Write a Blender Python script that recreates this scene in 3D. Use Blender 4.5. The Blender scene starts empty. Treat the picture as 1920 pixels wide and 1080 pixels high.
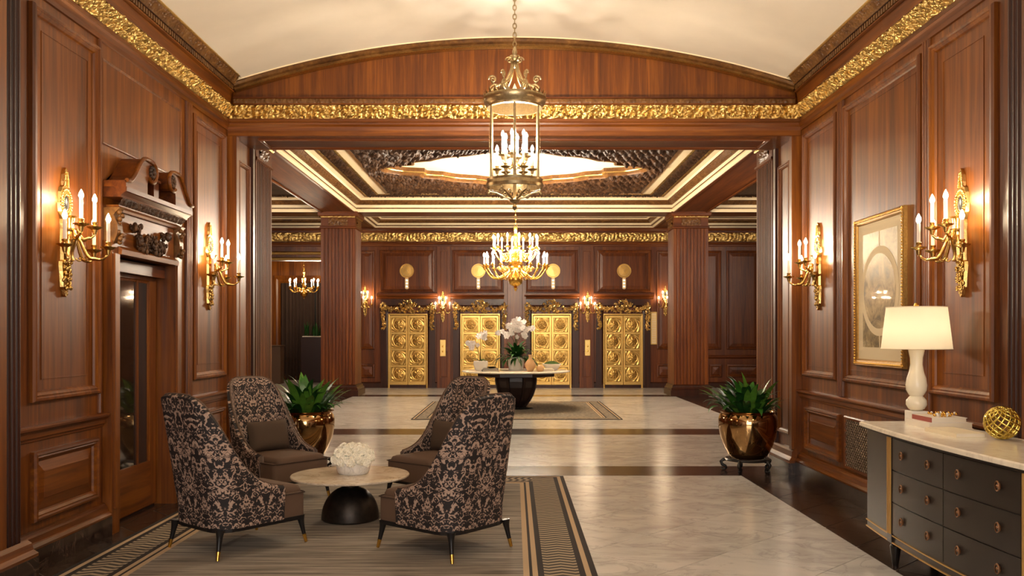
import bpy, bmesh, math, random
import numpy as np
from mathutils import Matrix, Vector

# ------------------------------------------------------------------ camera, world, exposure
PI_ = math.pi
sc = bpy.context.scene
C = sc.collection
CAM_H, F, VX, VY = 1.56, 1640.0, 964.0, 628.0
cam_d = bpy.data.cameras.new('camera'); cam = bpy.data.objects.new('camera', cam_d); C.objects.link(cam)
cam.location = (0, 0, CAM_H); cam.rotation_euler = (math.pi / 2, 0, 0)
cam_d.sensor_width = 36; cam_d.lens = F / 1920 * 36
cam_d.shift_x = -(VX - 960) / 1920; cam_d.shift_y = (VY - 540) / 1920
cam_d.clip_start = 0.05
sc.camera = cam
w = bpy.data.worlds.new('world'); sc.world = w; w.use_nodes = True
w.node_tree.nodes['Background'].inputs[0].default_value = (1.0, 0.85, 0.68, 1)
w.node_tree.nodes['Background'].inputs[1].default_value = 0.0
sc.view_settings.view_transform = 'Standard'; sc.view_settings.look = 'None'
sc.view_settings.gamma = 1; sc.view_settings.use_curve_mapping = False
sc.view_settings.exposure = 1.2
# daylight from the entrance window behind the camera (window_1 in the back wall)
ld = bpy.data.lights.new('daylight', 'AREA'); ld.shape = 'RECTANGLE'; ld.size = 4.6; ld.size_y = 2.9; ld.energy = 150; ld.color = (1.0, 0.95, 0.90)
lo = bpy.data.objects.new('daylight', ld); C.objects.link(lo); lo.location = (0, -4.12, 2.05); lo.rotation_euler = (PI_ / 2, 0, 0)
BULB = 130.0            # sconce candle bulbs
LANT = 860.0            # lantern candle bulbs
CHAN = 700.0            # chandelier candle bulbs
random.seed(7); np.random.seed(7)
PI = math.pi

def P(x, y, Y):
    """photo pixel at distance Y -> point"""
    s = F / Y
    return ((x - VX) / s, Y, CAM_H - (y - VY) / s)

# ------------------------------------------------------------------ materials
MATS = {}
def _new(name):
    m = bpy.data.materials.new(name); m.use_nodes = True
    nt = m.node_tree; b = nt.nodes['Principled BSDF']; MATS[name] = m
    return m, nt, b
def N(nt, t, **kw):
    n = nt.nodes.new(t)
    for k, v in kw.items():
        if k.startswith('i_'):
            n.inputs[int(k[2:]) if k[2:].isdigit() else k[2:].replace('_', ' ')].default_value = v
        else: setattr(n, k, v)
    return n
def ramp(nt, stops, interp='LINEAR'):
    r = nt.nodes.new('ShaderNodeValToRGB'); cr = r.color_ramp; cr.interpolation = interp
    while len(cr.elements) < len(stops): cr.elements.new(0.5)
    for e, (p, c) in zip(cr.elements, stops):
        e.position = p; e.color = (c[0], c[1], c[2], 1) if not isinstance(c, (int, float)) else (c, c, c, 1)
    return r
def srgb(r, g, b):
    f = lambda c: (c / 255 / 12.92) if c / 255 <= 0.04045 else ((c / 255 + 0.055) / 1.055) ** 2.4
    return (f(r), f(g), f(b))
def plain(name, col, rough=0.5, metal=0.0, bump=0.0, bscale=60.0, coat=0.0, var=0.0, emis=None, est=0.0, trans=0.0, ior=1.45):
    m, nt, b = _new(name); L = nt.links
    b.inputs['Base Color'].default_value = (*col, 1); b.inputs['Roughness'].default_value = rough
    b.inputs['Metallic'].default_value = metal; b.inputs['Coat Weight'].default_value = coat
    b.inputs['Transmission Weight'].default_value = trans; b.inputs['IOR'].default_value = ior
    if emis: b.inputs['Emission Color'].default_value = (*emis, 1); b.inputs['Emission Strength'].default_value = est
    if bump or var:
        tc = N(nt, 'ShaderNodeTexCoord'); no = N(nt, 'ShaderNodeTexNoise', i_Scale=bscale, i_Detail=4.0)
        L.new(tc.outputs['Object'], no.inputs['Vector'])
        if bump:
            bp = N(nt, 'ShaderNodeBump', i_Strength=bump, i_Distance=0.01)
            L.new(no.outputs['Fac'], bp.inputs['Height']); L.new(bp.outputs[0], b.inputs['Normal'])
        if var:
            r = ramp(nt, [(0.3, tuple(c * (1 - var) for c in col)), (0.7, tuple(min(1, c * (1 + var)) for c in col))])
            L.new(no.outputs['Fac'], r.inputs[0]); L.new(r.outputs[0], b.inputs['Base Color'])
    return m
def wood(name, dark, mid, light, sc3, rough=0.4, coat=0.16, bump=0.05):
    m, nt, b = _new(name); L = nt.links
    tc = N(nt, 'ShaderNodeTexCoord'); oi = N(nt, 'ShaderNodeObjectInfo')
    ml = N(nt, 'ShaderNodeMath', operation='MULTIPLY', i_1=17.0); L.new(oi.outputs['Random'], ml.inputs[0])
    ad = N(nt, 'ShaderNodeVectorMath', operation='ADD'); L.new(tc.outputs['Object'], ad.inputs[0]); L.new(ml.outputs[0], ad.inputs[1])
    mp = N(nt, 'ShaderNodeMapping'); mp.inputs['Scale'].default_value = sc3; L.new(ad.outputs[0], mp.inputs[0])
    n1 = N(nt, 'ShaderNodeTexNoise', i_Scale=1.0, i_Detail=6.0, i_Roughness=0.62, i_Distortion=0.6); L.new(mp.outputs[0], n1.inputs['Vector'])
    mp2 = N(nt, 'ShaderNodeMapping'); mp2.inputs['Scale'].default_value = tuple(s * 0.16 for s in sc3); L.new(ad.outputs[0], mp2.inputs[0])
    n2 = N(nt, 'ShaderNodeTexNoise', i_Scale=1.0, i_Detail=3.0, i_Distortion=1.2); L.new(mp2.outputs[0], n2.inputs['Vector'])
    mx = N(nt, 'ShaderNodeMath', operation='MULTIPLY_ADD', i_1=0.55, i_2=0.0); L.new(n1.outputs['Fac'], mx.inputs[0])
    mx2 = N(nt, 'ShaderNodeMath', operation='MULTIPLY_ADD', i_1=0.45); L.new(n2.outputs['Fac'], mx2.inputs[0]); L.new(mx.outputs[0], mx2.inputs[2])
    r = ramp(nt, [(0.34, dark), (0.5, mid), (0.68, light)]); L.new(mx2.outputs[0], r.inputs[0])
    L.new(r.outputs[0], b.inputs['Base Color'])
    b.inputs['Specular IOR Level'].default_value = 0.3
    b.inputs['Roughness'].default_value = rough; b.inputs['Coat Weight'].default_value = coat; b.inputs['Coat Roughness'].default_value = 0.3
    bp = N(nt, 'ShaderNodeBump', i_Strength=bump, i_Distance=0.004); L.new(n1.outputs['Fac'], bp.inputs['Height']); L.new(bp.outputs[0], b.inputs['Normal'])
    return m
WD, WM, WL = srgb(66, 31, 5), srgb(104, 54, 9), srgb(138, 80, 18)
wood('wood_z', WD, WM, WL, (26, 26, 1.1))
wood('wood_y', WD, WM, WL, (26, 1.1, 26))
wood('wood_x', WD, WM, WL, (1.1, 26, 26))
RD, RM, RL = srgb(62, 27, 7), srgb(94, 45, 11), srgb(122, 66, 18)
wood('red_z', RD, RM, RL, (26, 26, 1.1))
wood('red_x', RD, RM, RL, (1.1, 26, 26))
wood('red_y', RD, RM, RL, (26, 1.1, 26))
wood('beam_y', RD, RM, RL, (26, 1.1, 26), rough=0.55, coat=0.0)
DD, DM, DL = srgb(38, 16, 8), srgb(54, 25, 13), srgb(70, 34, 18)
wood('darkwood_z', DD, DM, DL, (26, 26, 1.1))
wood('carved', srgb(72, 44, 20), srgb(104, 68, 32), srgb(136, 96, 50), (18, 18, 18), rough=0.38)
wood('carved_dark', srgb(40, 24, 14), srgb(66, 42, 24), srgb(104, 70, 40), (18, 18, 18), rough=0.55, coat=0.05)
plain('gold_leaf', srgb(206, 172, 104), 0.34, 1.0, bump=0.25, bscale=70, var=0.18)
plain('gold', srgb(226, 178, 84), 0.24, 1.0, bump=0.08, bscale=90)
plain('door_gold', srgb(216, 178, 104), 0.4, 1.0, bump=0.12, bscale=60, var=0.12)
plain('garland_gold', srgb(228, 194, 124), 0.3, 1.0, var=0.2, bscale=30)
plain('brass', srgb(204, 168, 100), 0.26, 1.0, bump=0.08, bscale=80)
plain('old_brass', srgb(182, 162, 124), 0.34, 1.0, bump=0.1, bscale=60, var=0.15)
plain('black_metal', (0.012, 0.01, 0.009), 0.35, 0.3)
plain('cream_paint', srgb(250, 230, 190), 0.55, bump=0.03, bscale=20)
plain('vault_plaster', srgb(228, 218, 200), 0.7, bump=0.04, bscale=3, var=0.03)
plain('candle', srgb(240, 225, 205), 0.5)
plain('white_ceramic', srgb(238, 232, 220), 0.3)
plain('ivory_ceramic', srgb(236, 226, 200), 0.25)
plain('amber_ceramic', srgb(222, 180, 130), 0.35)
plain('blossom', srgb(250, 244, 226), 0.6)
plain('blossom_orchid', srgb(252, 246, 240), 0.6)
plain('leaf_green', srgb(48, 98, 30), 0.38, var=0.35, bscale=14)
plain('leaf_dark', srgb(30, 72, 26), 0.42, var=0.35, bscale=14)
plain('leaf_light', srgb(84, 130, 44), 0.38, var=0.25, bscale=14)
plain('stem_green', srgb(70, 84, 36), 0.5)
plain('moss', srgb(60, 84, 30), 0.9, bump=0.6, bscale=90, var=0.5)
plain('soil', srgb(84, 70, 44), 0.95, bump=0.8, bscale=60, var=0.4)
plain('pillow_cloth', srgb(74, 58, 44), 0.85, bump=0.25, bscale=350)
plain('seat_cloth', srgb(92, 70, 54), 0.8, bump=0.25, bscale=350)
plain('piping_cloth', srgb(58, 40, 28), 0.85)
plain('chair_black', (0.008, 0.007, 0.007), 0.35)
plain('base_bronze', srgb(44, 36, 30), 0.42, 0.6, bump=0.15, bscale=25, var=0.3)
plain('dresser_black', srgb(40, 33, 28), 0.32, bump=0.02, bscale=200)
plain('dresser_dark', srgb(26, 20, 17), 0.36)
plain('dresser_gold', srgb(196, 156, 92), 0.4, 0.6)
plain('pull_copper', srgb(148, 112, 84), 0.35, 1.0)
plain('shade_cloth', srgb(228, 214, 184), 0.8, bump=0.05, bscale=300)
plain('page_paper', srgb(226, 214, 192), 0.85)
plain('book_white', srgb(226, 216, 200), 0.5)
plain('book_red', srgb(156, 74, 60), 0.55)
plain('book_ivory', srgb(222, 208, 178), 0.55)
plain('book_black', srgb(24, 20, 20), 0.45)
plain('mat_board', srgb(226, 216, 192), 0.8)
plain('curtain_cloth', srgb(58, 40, 30), 0.85, bump=0.1, bscale=200)
plain('planter_red', srgb(44, 16, 12), 0.4)
plain('cabinet_brown', srgb(92, 66, 46), 0.5)
plain('grille_metal', srgb(82, 66, 50), 0.4, 0.7)
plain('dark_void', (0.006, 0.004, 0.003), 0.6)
plain('plate_gold', srgb(232, 196, 120), 0.3, 0.8)
plain('plate_cream', srgb(232, 206, 160), 0.5)
plain('dial_gold', srgb(206, 164, 92), 0.4, 0.7, var=0.25, bscale=80)
plain('dial_lens', srgb(250, 240, 220), 0.4, emis=(1, 0.9, 0.7), est=0.6)
plain('pedestal_wood', srgb(40, 24, 20), 0.35)
plain('pebble_white', srgb(210, 200, 186), 0.7, bump=0.5, bscale=40)
plain('pot_brass', srgb(178, 142, 96), 0.1, 1.0)
plain('frame_gold', srgb(168, 130, 72), 0.4, 0.9, var=0.2, bscale=60)
plain('ball_gold', srgb(216, 192, 98), 0.22, 1.0)
plain('door_glass', (0.02, 0.012, 0.008), 0.06, coat=0.5)
plain('travertine', srgb(206, 194, 170), 0.35, bump=0.03, bscale=12, var=0.1)
def shade(name, col):
    m, nt, b = _new(name); L = nt.links; o = nt.nodes['Material Output']; b.inputs['Base Color'].default_value = (*col, 1); b.inputs['Roughness'].default_value = 0.8
    t = N(nt, 'ShaderNodeBsdfTranslucent'); t.inputs[0].default_value = (*col, 1); mx = N(nt, 'ShaderNodeMixShader', i_0=0.5)
    L.new(b.outputs[0], mx.inputs[1]); L.new(t.outputs[0], mx.inputs[2]); L.new(mx.outputs[0], o.inputs[0])
shade('shade_linen', srgb(236, 226, 202))
def emit(name, col, st):
    m, nt, b = _new(name)
    b.inputs['Base Color'].default_value = (0.9, 0.8, 0.6, 1); b.inputs['Emission Color'].default_value = (*col, 1); b.inputs['Emission Strength'].default_value = st
    return m
emit('bulb_sconce', (1.0, 0.78, 0.50), BULB)
emit('bulb_lantern', (1.0, 0.88, 0.74), LANT)
emit('bulb_small', (1.0, 0.80, 0.56), 420.0)
emit('bulb_lamp', (1.0, 0.84, 0.62), 30.0)
emit('bulb_chandelier', (1.0, 0.85, 0.66), CHAN)
def glass(name):
    m, nt, b = _new(name); L = nt.links
    for n in list(nt.nodes): nt.nodes.remove(n)
    o = N(nt, 'ShaderNodeOutputMaterial'); t = N(nt, 'ShaderNodeBsdfTransparent'); t.inputs[0].default_value = (0.97, 0.93, 0.86, 1)
    g = N(nt, 'ShaderNodeBsdfGlossy', i_Roughness=0.03); mx = N(nt, 'ShaderNodeMixShader'); ge = N(nt, 'ShaderNodeNewGeometry')
    dt = N(nt, 'ShaderNodeVectorMath', operation='DOT_PRODUCT'); L.new(ge.outputs['Incoming'], dt.inputs[0]); L.new(ge.outputs['Normal'], dt.inputs[1])
    ab = N(nt, 'ShaderNodeMath', operation='ABSOLUTE'); L.new(dt.outputs['Value'], ab.inputs[0]); sb_ = N(nt, 'ShaderNodeMath', operation='SUBTRACT', i_0=1.0); L.new(ab.outputs[0], sb_.inputs[1])
    pw = N(nt, 'ShaderNodeMath', operation='POWER', i_1=5.0); L.new(sb_.outputs[0], pw.inputs[0]); ma = N(nt, 'ShaderNodeMath', operation='MULTIPLY_ADD', i_1=0.6, i_2=0.03); L.new(pw.outputs[0], ma.inputs[0])
    L.new(ma.outputs[0], mx.inputs[0]); L.new(t.outputs[0], mx.inputs[1]); L.new(g.outputs[0], mx.inputs[2]); L.new(mx.outputs[0], o.inputs[0])
    return m
glass('clear_glass')
def marble(name, base, vein, cloud, rough, scale, vs=0.5, warm=None):
    m, nt, b = _new(name); L = nt.links
    tc = N(nt, 'ShaderNodeTexCoord'); oi = N(nt, 'ShaderNodeObjectInfo')
    ml = N(nt, 'ShaderNodeMath', operation='MULTIPLY', i_1=31.0); L.new(oi.outputs['Random'], ml.inputs[0])
    ad = N(nt, 'ShaderNodeVectorMath', operation='ADD'); L.new(tc.outputs['Object'], ad.inputs[0]); L.new(ml.outputs[0], ad.inputs[1])
    mp = N(nt, 'ShaderNodeMapping'); mp.inputs['Scale'].default_value = (scale, scale * 1.6, scale); mp.inputs['Rotation'].default_value = (0, 0, 0.5); L.new(ad.outputs[0], mp.inputs[0])
    n1 = N(nt, 'ShaderNodeTexNoise', i_Scale=1.3, i_Detail=7.0, i_Roughness=0.6, i_Distortion=1.3); L.new(mp.outputs[0], n1.inputs['Vector'])
    r1 = ramp(nt, [(0.3, cloud), (0.55, base), (0.75, warm or base)]); L.new(n1.outputs['Fac'], r1.inputs[0])
    n2 = N(nt, 'ShaderNodeTexNoise', i_Scale=0.9, i_Detail=8.0, i_Roughness=0.55, i_Distortion=2.2); L.new(mp.outputs[0], n2.inputs['Vector'])
    r2 = ramp(nt, [(0.47, 0.0), (0.5, vs), (0.53, 0.0)]); L.new(n2.outputs['Fac'], r2.inputs[0])
    mx = N(nt, 'ShaderNodeMix', data_type='RGBA'); L.new(r2.outputs[0], mx.inputs[0]); L.new(r1.outputs[0], mx.inputs[6]); mx.inputs[7].default_value = (*vein, 1)
    L.new(mx.outputs[2], b.inputs['Base Color']); b.inputs['Roughness'].default_value = rough
    return m
marble('floor_marble', srgb(204, 202, 198), srgb(146, 143, 139), srgb(178, 175, 170), 0.21, 1.1, 0.4, srgb(212, 209, 203))
marble('dark_marble', srgb(50, 36, 30), srgb(104, 84, 70), srgb(34, 24, 20), 0.2, 2.2, 0.35, srgb(64, 46, 38))
marble('grout', srgb(140, 126, 108), srgb(110, 96, 82), srgb(112, 98, 84), 0.5, 1.0, 0.1)
marble('table_marble', srgb(214, 200, 178), srgb(150, 128, 104), srgb(190, 172, 150), 0.18, 3.0, 0.5)
marble('white_marble', srgb(236, 228, 210), srgb(196, 184, 164), srgb(226, 216, 196), 0.14, 1.6, 0.35)
marble('bowl_marble', srgb(232, 228, 220), srgb(170, 164, 156), srgb(214, 208, 198), 0.3, 6.0, 0.4)
def damask(name):
    """mirrored floral weave: near-black scrolls on a dusty rose-beige ground, laid out in the UV map (metres)"""
    m, nt, b = _new(name); L = nt.links
    uv = N(nt, 'ShaderNodeUVMap'); sep = N(nt, 'ShaderNodeSeparateXYZ'); L.new(uv.outputs[0], sep.inputs[0])
    pp = N(nt, 'ShaderNodeMath', operation='PINGPONG', i_1=0.16); L.new(sep.outputs[0], pp.inputs[0])
    cb = N(nt, 'ShaderNodeCombineXYZ'); L.new(pp.outputs[0], cb.inputs[0]); L.new(sep.outputs[1], cb.inputs[1])
    n1 = N(nt, 'ShaderNodeTexNoise', i_Scale=15.0, i_Detail=3.0, i_Distortion=2.0); L.new(cb.outputs[0], n1.inputs['Vector'])
    vo = N(nt, 'ShaderNodeTexVoronoi', i_Scale=26.0, feature='SMOOTH_F1'); vo.inputs['Smoothness'].default_value = 0.3
    dn = N(nt, 'ShaderNodeTexNoise', i_Scale=22.0, i_Detail=2.0); L.new(cb.outputs[0], dn.inputs['Vector'])
    dm = N(nt, 'ShaderNodeVectorMath', operation='MULTIPLY_ADD'); L.new(dn.outputs['Color'], dm.inputs[0]); dm.inputs[1].default_value = (0.05, 0.05, 0); L.new(cb.outputs[0], dm.inputs[2])
    L.new(dm.outputs[0], vo.inputs['Vector'])
    ring = N(nt, 'ShaderNodeMath', operation='SINE'); k = N(nt, 'ShaderNodeMath', operation='MULTIPLY', i_1=15.0); L.new(vo.outputs['Distance'], k.inputs[0]); L.new(k.outputs[0], ring.inputs[0])
    a = N(nt, 'ShaderNodeMath', operation='MULTIPLY_ADD', i_1=0.13); L.new(ring.outputs[0], a.inputs[0]); L.new(n1.outputs['Fac'], a.inputs[2])
    n3 = N(nt, 'ShaderNodeTexNoise', i_Scale=120.0, i_Detail=2.0); L.new(uv.outputs[0], n3.inputs['Vector'])
    a2 = N(nt, 'ShaderNodeMath', operation='MULTIPLY_ADD', i_1=0.24); L.new(n3.outputs['Fac'], a2.inputs[0]); L.new(a.outputs[0], a2.inputs[2])
    r = ramp(nt, [(0.60, srgb(30, 23, 22)), (0.645, srgb(60, 46, 42)), (0.675, srgb(152, 126, 110)), (0.8, srgb(174, 148, 130))]); L.new(a2.outputs[0], r.inputs[0])
    L.new(r.outputs[0], b.inputs['Base Color']); b.inputs['Roughness'].default_value = 0.75
    bp = N(nt, 'ShaderNodeBump', i_Strength=0.25, i_Distance=0.003); L.new(a2.outputs[0], bp.inputs['Height']); L.new(bp.outputs[0], b.inputs['Normal'])
    return m
damask('damask')
def carpet(name, c1, c2, c3, sc3):
    m, nt, b = _new(name); L = nt.links
    tc = N(nt, 'ShaderNodeTexCoord'); mp = N(nt, 'ShaderNodeMapping'); mp.inputs['Scale'].default_value = sc3; L.new(tc.outputs['Object'], mp.inputs[0])
    n1 = N(nt, 'ShaderNodeTexNoise', i_Scale=1.0, i_Detail=5.0, i_Roughness=0.65); L.new(mp.outputs[0], n1.inputs['Vector'])
    r = ramp(nt, [(0.33, c1), (0.5, c2), (0.66, c3)]); L.new(n1.outputs['Fac'], r.inputs[0]); L.new(r.outputs[0], b.inputs['Base Color'])
    b.inputs['Roughness'].default_value = 0.95
    bp = N(nt, 'ShaderNodeBump', i_Strength=0.4, i_Distance=0.004); L.new(n1.outputs['Fac'], bp.inputs['Height']); L.new(bp.outputs[0], b.inputs['Normal'])
    return m
carpet('rug_field', srgb(84, 77, 69), srgb(132, 123, 111), srgb(162, 152, 138), (1.4, 34, 10))
carpet('rug_field_small', srgb(84, 76, 66), srgb(124, 114, 98), srgb(150, 138, 120), (16, 16, 10))
plain('rug_dark', srgb(44, 36, 31), 0.95)
plain('rug_light', srgb(186, 160, 126), 0.95)
def chevron(name, c1, c2, period, axis):
    m, nt, b = _new(name); L = nt.links
    tc = N(nt, 'ShaderNodeTexCoord'); sp = N(nt, 'ShaderNodeSeparateXYZ'); L.new(tc.outputs['Object'], sp.inputs[0])
    u, v = (sp.outputs[1], sp.outputs[0]) if axis == 'y' else (sp.outputs[0], sp.outputs[1])
    pp = N(nt, 'ShaderNodeMath', operation='PINGPONG', i_1=0.085); L.new(v, pp.inputs[0])
    a = N(nt, 'ShaderNodeMath', operation='MULTIPLY_ADD', i_1=0.45); L.new(pp.outputs[0], a.inputs[0]); L.new(u, a.inputs[2])
    mo = N(nt, 'ShaderNodeMath', operation='PINGPONG', i_1=period / 2); L.new(a.outputs[0], mo.inputs[0])
    r = ramp(nt, [(period * 0.2, c1), (period * 0.3, c2)]); L.new(mo.outputs[0], r.inputs[0]); L.new(r.outputs[0], b.inputs['Base Color']); b.inputs['Roughness'].default_value = 0.95
    return m
chevron('rug_chevron_y', srgb(58, 50, 42), srgb(164, 147, 120), 0.07, 'y')
chevron('rug_chevron_x', srgb(58, 50, 42), srgb(164, 147, 120), 0.07, 'x')
def engraving(name, paper, ink, glow, scale):
    m, nt, b = _new(name); L = nt.links
    tc = N(nt, 'ShaderNodeTexCoord'); n1 = N(nt, 'ShaderNodeTexNoise', i_Scale=scale, i_Detail=8.0, i_Roughness=0.68, i_Distortion=0.8); L.new(tc.outputs['Object'], n1.inputs['Vector'])
    r = ramp(nt, [(0.36, ink), (0.52, glow), (0.68, paper)]); L.new(n1.outputs['Fac'], r.inputs[0]); L.new(r.outputs[0], b.inputs['Base Color']); b.inputs['Roughness'].default_value = 0.35
    return m
engraving('print_sky', srgb(204, 194, 172), srgb(112, 106, 96), srgb(172, 164, 146), 5.0)
engraving('print_circle', srgb(196, 178, 140), srgb(80, 70, 56), srgb(156, 138, 104), 6.0)
engraving('print_ground', srgb(196, 182, 150), srgb(78, 72, 60), srgb(140, 124, 88), 9.0)

# ------------------------------------------------------------------ mesh helpers
class MB:
    def __init__(s): s.v = []; s.f = []; s.uv = None
    def add(s, vs, fs, M=None):
        o = len(s.v)
        if M is not None: vs = [tuple(M @ Vector(p)) for p in vs]
        s.v.extend([tuple(p) for p in vs]); s.f.extend([tuple(i + o for i in f) for f in fs]); return s
    def box(s, x0, x1, y0, y1, z0, z1, M=None):
        vs = [(x, y, z) for z in (z0, z1) for y in (y0, y1) for x in (x0, x1)]
        return s.add(vs, [(0, 2, 3, 1), (4, 5, 7, 6), (0, 1, 5, 4), (2, 6, 7, 3), (0, 4, 6, 2), (1, 3, 7, 5)], M)
    def bbox(s, x0, x1, y0, y1, z0, z1, b=0.01, M=None):
        """box with chamfered edges"""
        vs, idx = [], {}
        def vid(p):
            p = tuple(round(c, 6) for c in p)
            if p not in idx: idx[p] = len(vs); vs.append(p)
            return idx[p]
        lo, hi = (x0, y0, z0), (x1, y1, z1)
        fs = []
        for ax in range(3):
            a, c = (ax + 1) % 3, (ax + 2) % 3
            for side in (0, 1):
                q = []
                for (sa, sc_) in ((0, 0), (1, 0), (1, 1), (0, 1)):
                    p = [0, 0, 0]; p[ax] = hi[ax] if side else lo[ax]
                    p[a] = (hi[a] - b) if sa else (lo[a] + b); p[c] = (hi[c] - b) if sc_ else (lo[c] + b); q.append(vid(p))
                fs.append(tuple(q if side else q[::-1]))
        def corner(ax, sx):
            p = [(hi[i] - b) if sx[i] else (lo[i] + b) for i in range(3)]; p[ax] = hi[ax] if sx[ax] else lo[ax]; return vid(p)
        for ax in range(3):
            a, c = (ax + 1) % 3, (ax + 2) % 3
            for sa in (0, 1):
                for s_c in (0, 1):
                    s0 = [0, 0, 0]; s1 = [0, 0, 0]; s0[ax], s1[ax] = 0, 1; s0[a] = s1[a] = sa; s0[c] = s1[c] = s_c
                    fs.append((corner(a, s0), corner(a, s1), corner(c, s1), corner(c, s0)))
        for sx in [(i, j, k) for i in (0, 1) for j in (0, 1) for k in (0, 1)]: fs.append((corner(0, sx), corner(1, sx), corner(2, sx)))
        return s.add(vs, fs, M)
    def lathe(s, prof, n=24, M=None, a0=0.0, a1=2 * PI, sx=1.0, sy=1.0):
        full = abs(a1 - a0 - 2 * PI) < 1e-6; k = n if full else n + 1
        vs = [(r * math.cos(a0 + (a1 - a0) * i / n) * sx, r * math.sin(a0 + (a1 - a0) * i / n) * sy, z) for (r, z) in prof for i in range(k)]
        fs = []
        for j in range(len(prof) - 1):
            for i in range(n):
                i2 = (i + 1) % k
                if prof[j][0] < 1e-6: fs.append((j * k + i, (j + 1) * k + i2, (j + 1) * k + i))
                elif prof[j + 1][0] < 1e-6: fs.append((j * k + i, j * k + i2, (j + 1) * k + i))
                else: fs.append((j * k + i, j * k + i2, (j + 1) * k + i2, (j + 1) * k + i))
        return s.add(vs, fs, M)
    def tube(s, path, rad, n=8, M=None, closed=False):
        path = [Vector(p) for p in path]; m = len(path)
        if not hasattr(rad, '__len__'): rad = [rad] * m
        vs = []; up = None
        for i, p in enumerate(path):
            d = (path[(i + 1) % m] - path[i - 1]) if closed else (path[min(i + 1, m - 1)] - path[max(i - 1, 0)])
            d = d.normalized() if d.length > 1e-9 else Vector((0, 0, 1))
            if up is None: up = Vector((0, 0, 1)) if abs(d.z) < 0.9 else Vector((1, 0, 0))
            a = d.cross(up)
            if a.length < 1e-6: a = d.cross(Vector((0, 1, 0)))
            a.normalize(); up = a.cross(d).normalized()
            for k in range(n):
                t = 2 * PI * k / n; vs.append(p + (a * math.cos(t) + up * math.sin(t)) * rad[i])
        fs = []
        for i in range(m if closed else m - 1):
            j = (i + 1) % m
            for k in range(n): fs.append((i * n + k, i * n + (k + 1) % n, j * n + (k + 1) % n, j * n + k))
        if not closed: fs.append(tuple(range(n))[::-1]); fs.append(tuple((m - 1) * n + k for k in range(n)))
        return s.add(vs, fs, M)
    def sphere(s, c, r, n=8, m=5, M=None, sc3=(1, 1, 1)):
        vs = [(c[0], c[1], c[2] - r * sc3[2])]; 
        for j in range(1, m):
            t = PI * j / m
            vs += [(c[0] + r * sc3[0] * math.sin(t) * math.cos(2 * PI * i / n), c[1] + r * sc3[1] * math.sin(t) * math.sin(2 * PI * i / n), c[2] - r * sc3[2] * math.cos(t)) for i in range(n)]
        vs.append((c[0], c[1], c[2] + r * sc3[2])); top = len(vs) - 1
        fs = [(0, 1 + (i + 1) % n, 1 + i) for i in range(n)]
        for j in range(m - 2): fs += [(1 + j * n + i, 1 + j * n + (i + 1) % n, 1 + (j + 1) * n + (i + 1) % n, 1 + (j + 1) * n + i) for i in range(n)]
        fs += [(top, 1 + (m - 2) * n + i, 1 + (m - 2) * n + (i + 1) % n) for i in range(n)]
        return s.add(vs, fs, M)
    def prism(s, poly, t0, t1, M=None):
        """poly in local (x, z), extruded along y from t0 to t1"""
        n = len(poly); vs = [(p[0], t0, p[1]) for p in poly] + [(p[0], t1, p[1]) for p in poly]
        return s.add(vs, [tuple(range(n)), tuple(range(2 * n - 1, n - 1, -1))] + [(i, i + n, (i + 1) % n + n, (i + 1) % n) for i in range(n)], M)
    def grid(s, fn, us, vs_, M=None):
        a, b = len(us), len(vs_)
        pts = [fn(u, v) for u in us for v in vs_]
        return s.add(pts, [(i * b + j, (i + 1) * b + j, (i + 1) * b + j + 1, i * b + j + 1) for i in range(a - 1) for j in range(b - 1)], M)
    def arr(s, A):
        """A: (a, b, 3) numpy grid"""
        a, b = A.shape[:2]; o = len(s.v)
        s.v.extend(map(tuple, A.reshape(-1, 3).tolist()))
        I = (np.arange(a - 1)[:, None] * b + np.arange(b - 1)[None, :]).ravel() + o
        s.f.extend(zip(I.tolist(), (I + b).tolist(), (I + b + 1).tolist(), (I + 1).tolist())); return s
    def mesh(s, name, mat, smooth=35, uv=None, fixn=False):
        me = bpy.data.meshes.new(name); me.from_pydata(s.v, [], s.f)
        if fixn:
            bm = bmesh.new(); bm.from_mesh(me); bmesh.ops.recalc_face_normals(bm, faces=bm.faces); bm.to_mesh(me); bm.free()
        if mat: me.materials.append(MATS[mat])
        if smooth:
            me.shade_smooth()
            if smooth < 180: me.set_sharp_from_angle(angle=math.radians(smooth))
        if uv is not None:
            l = me.uv_layers.new(name='UVMap'); vi = np.zeros(len(me.loops), dtype=np.int32); me.loops.foreach_get('vertex_index', vi)
            l.data.foreach_set('uv', np.asarray(uv, dtype=np.float32)[vi].ravel())
        me.update(); return me
    def build(s, name, mat, parent=None, smooth=35, uv=None, fixn=False, loc=None):
        o = bpy.data.objects.new(name, s.mesh(name, mat, smooth, uv, fixn)); C.objects.link(o)
        if parent: o.parent = parent
        if loc: o.location = loc
        return o
def tag(o, label, cat=None, group=None, kind=None):
    o['label'] = label
    if cat: o['category'] = cat
    if group: o['group'] = group
    if kind: o['kind'] = kind
    return o
def empty(name, loc=(0, 0, 0), rz=0.0):
    o = bpy.data.objects.new(name, None); C.objects.link(o); o.location = loc; o.rotation_euler = (0, 0, rz); o.empty_display_size = 0.1; return o
def link(name, me, parent=None, loc=(0, 0, 0), rot=(0, 0, 0), scl=(1, 1, 1)):
    o = bpy.data.objects.new(name, me); C.objects.link(o); o.parent = parent; o.location = loc; o.rotation_euler = rot; o.scale = scl; return o
def copy_tree(o, parent=None):
    c = o.copy(); C.objects.link(c); c.parent = parent
    for ch in list(o.children): copy_tree(ch, c)
    return c
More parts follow.
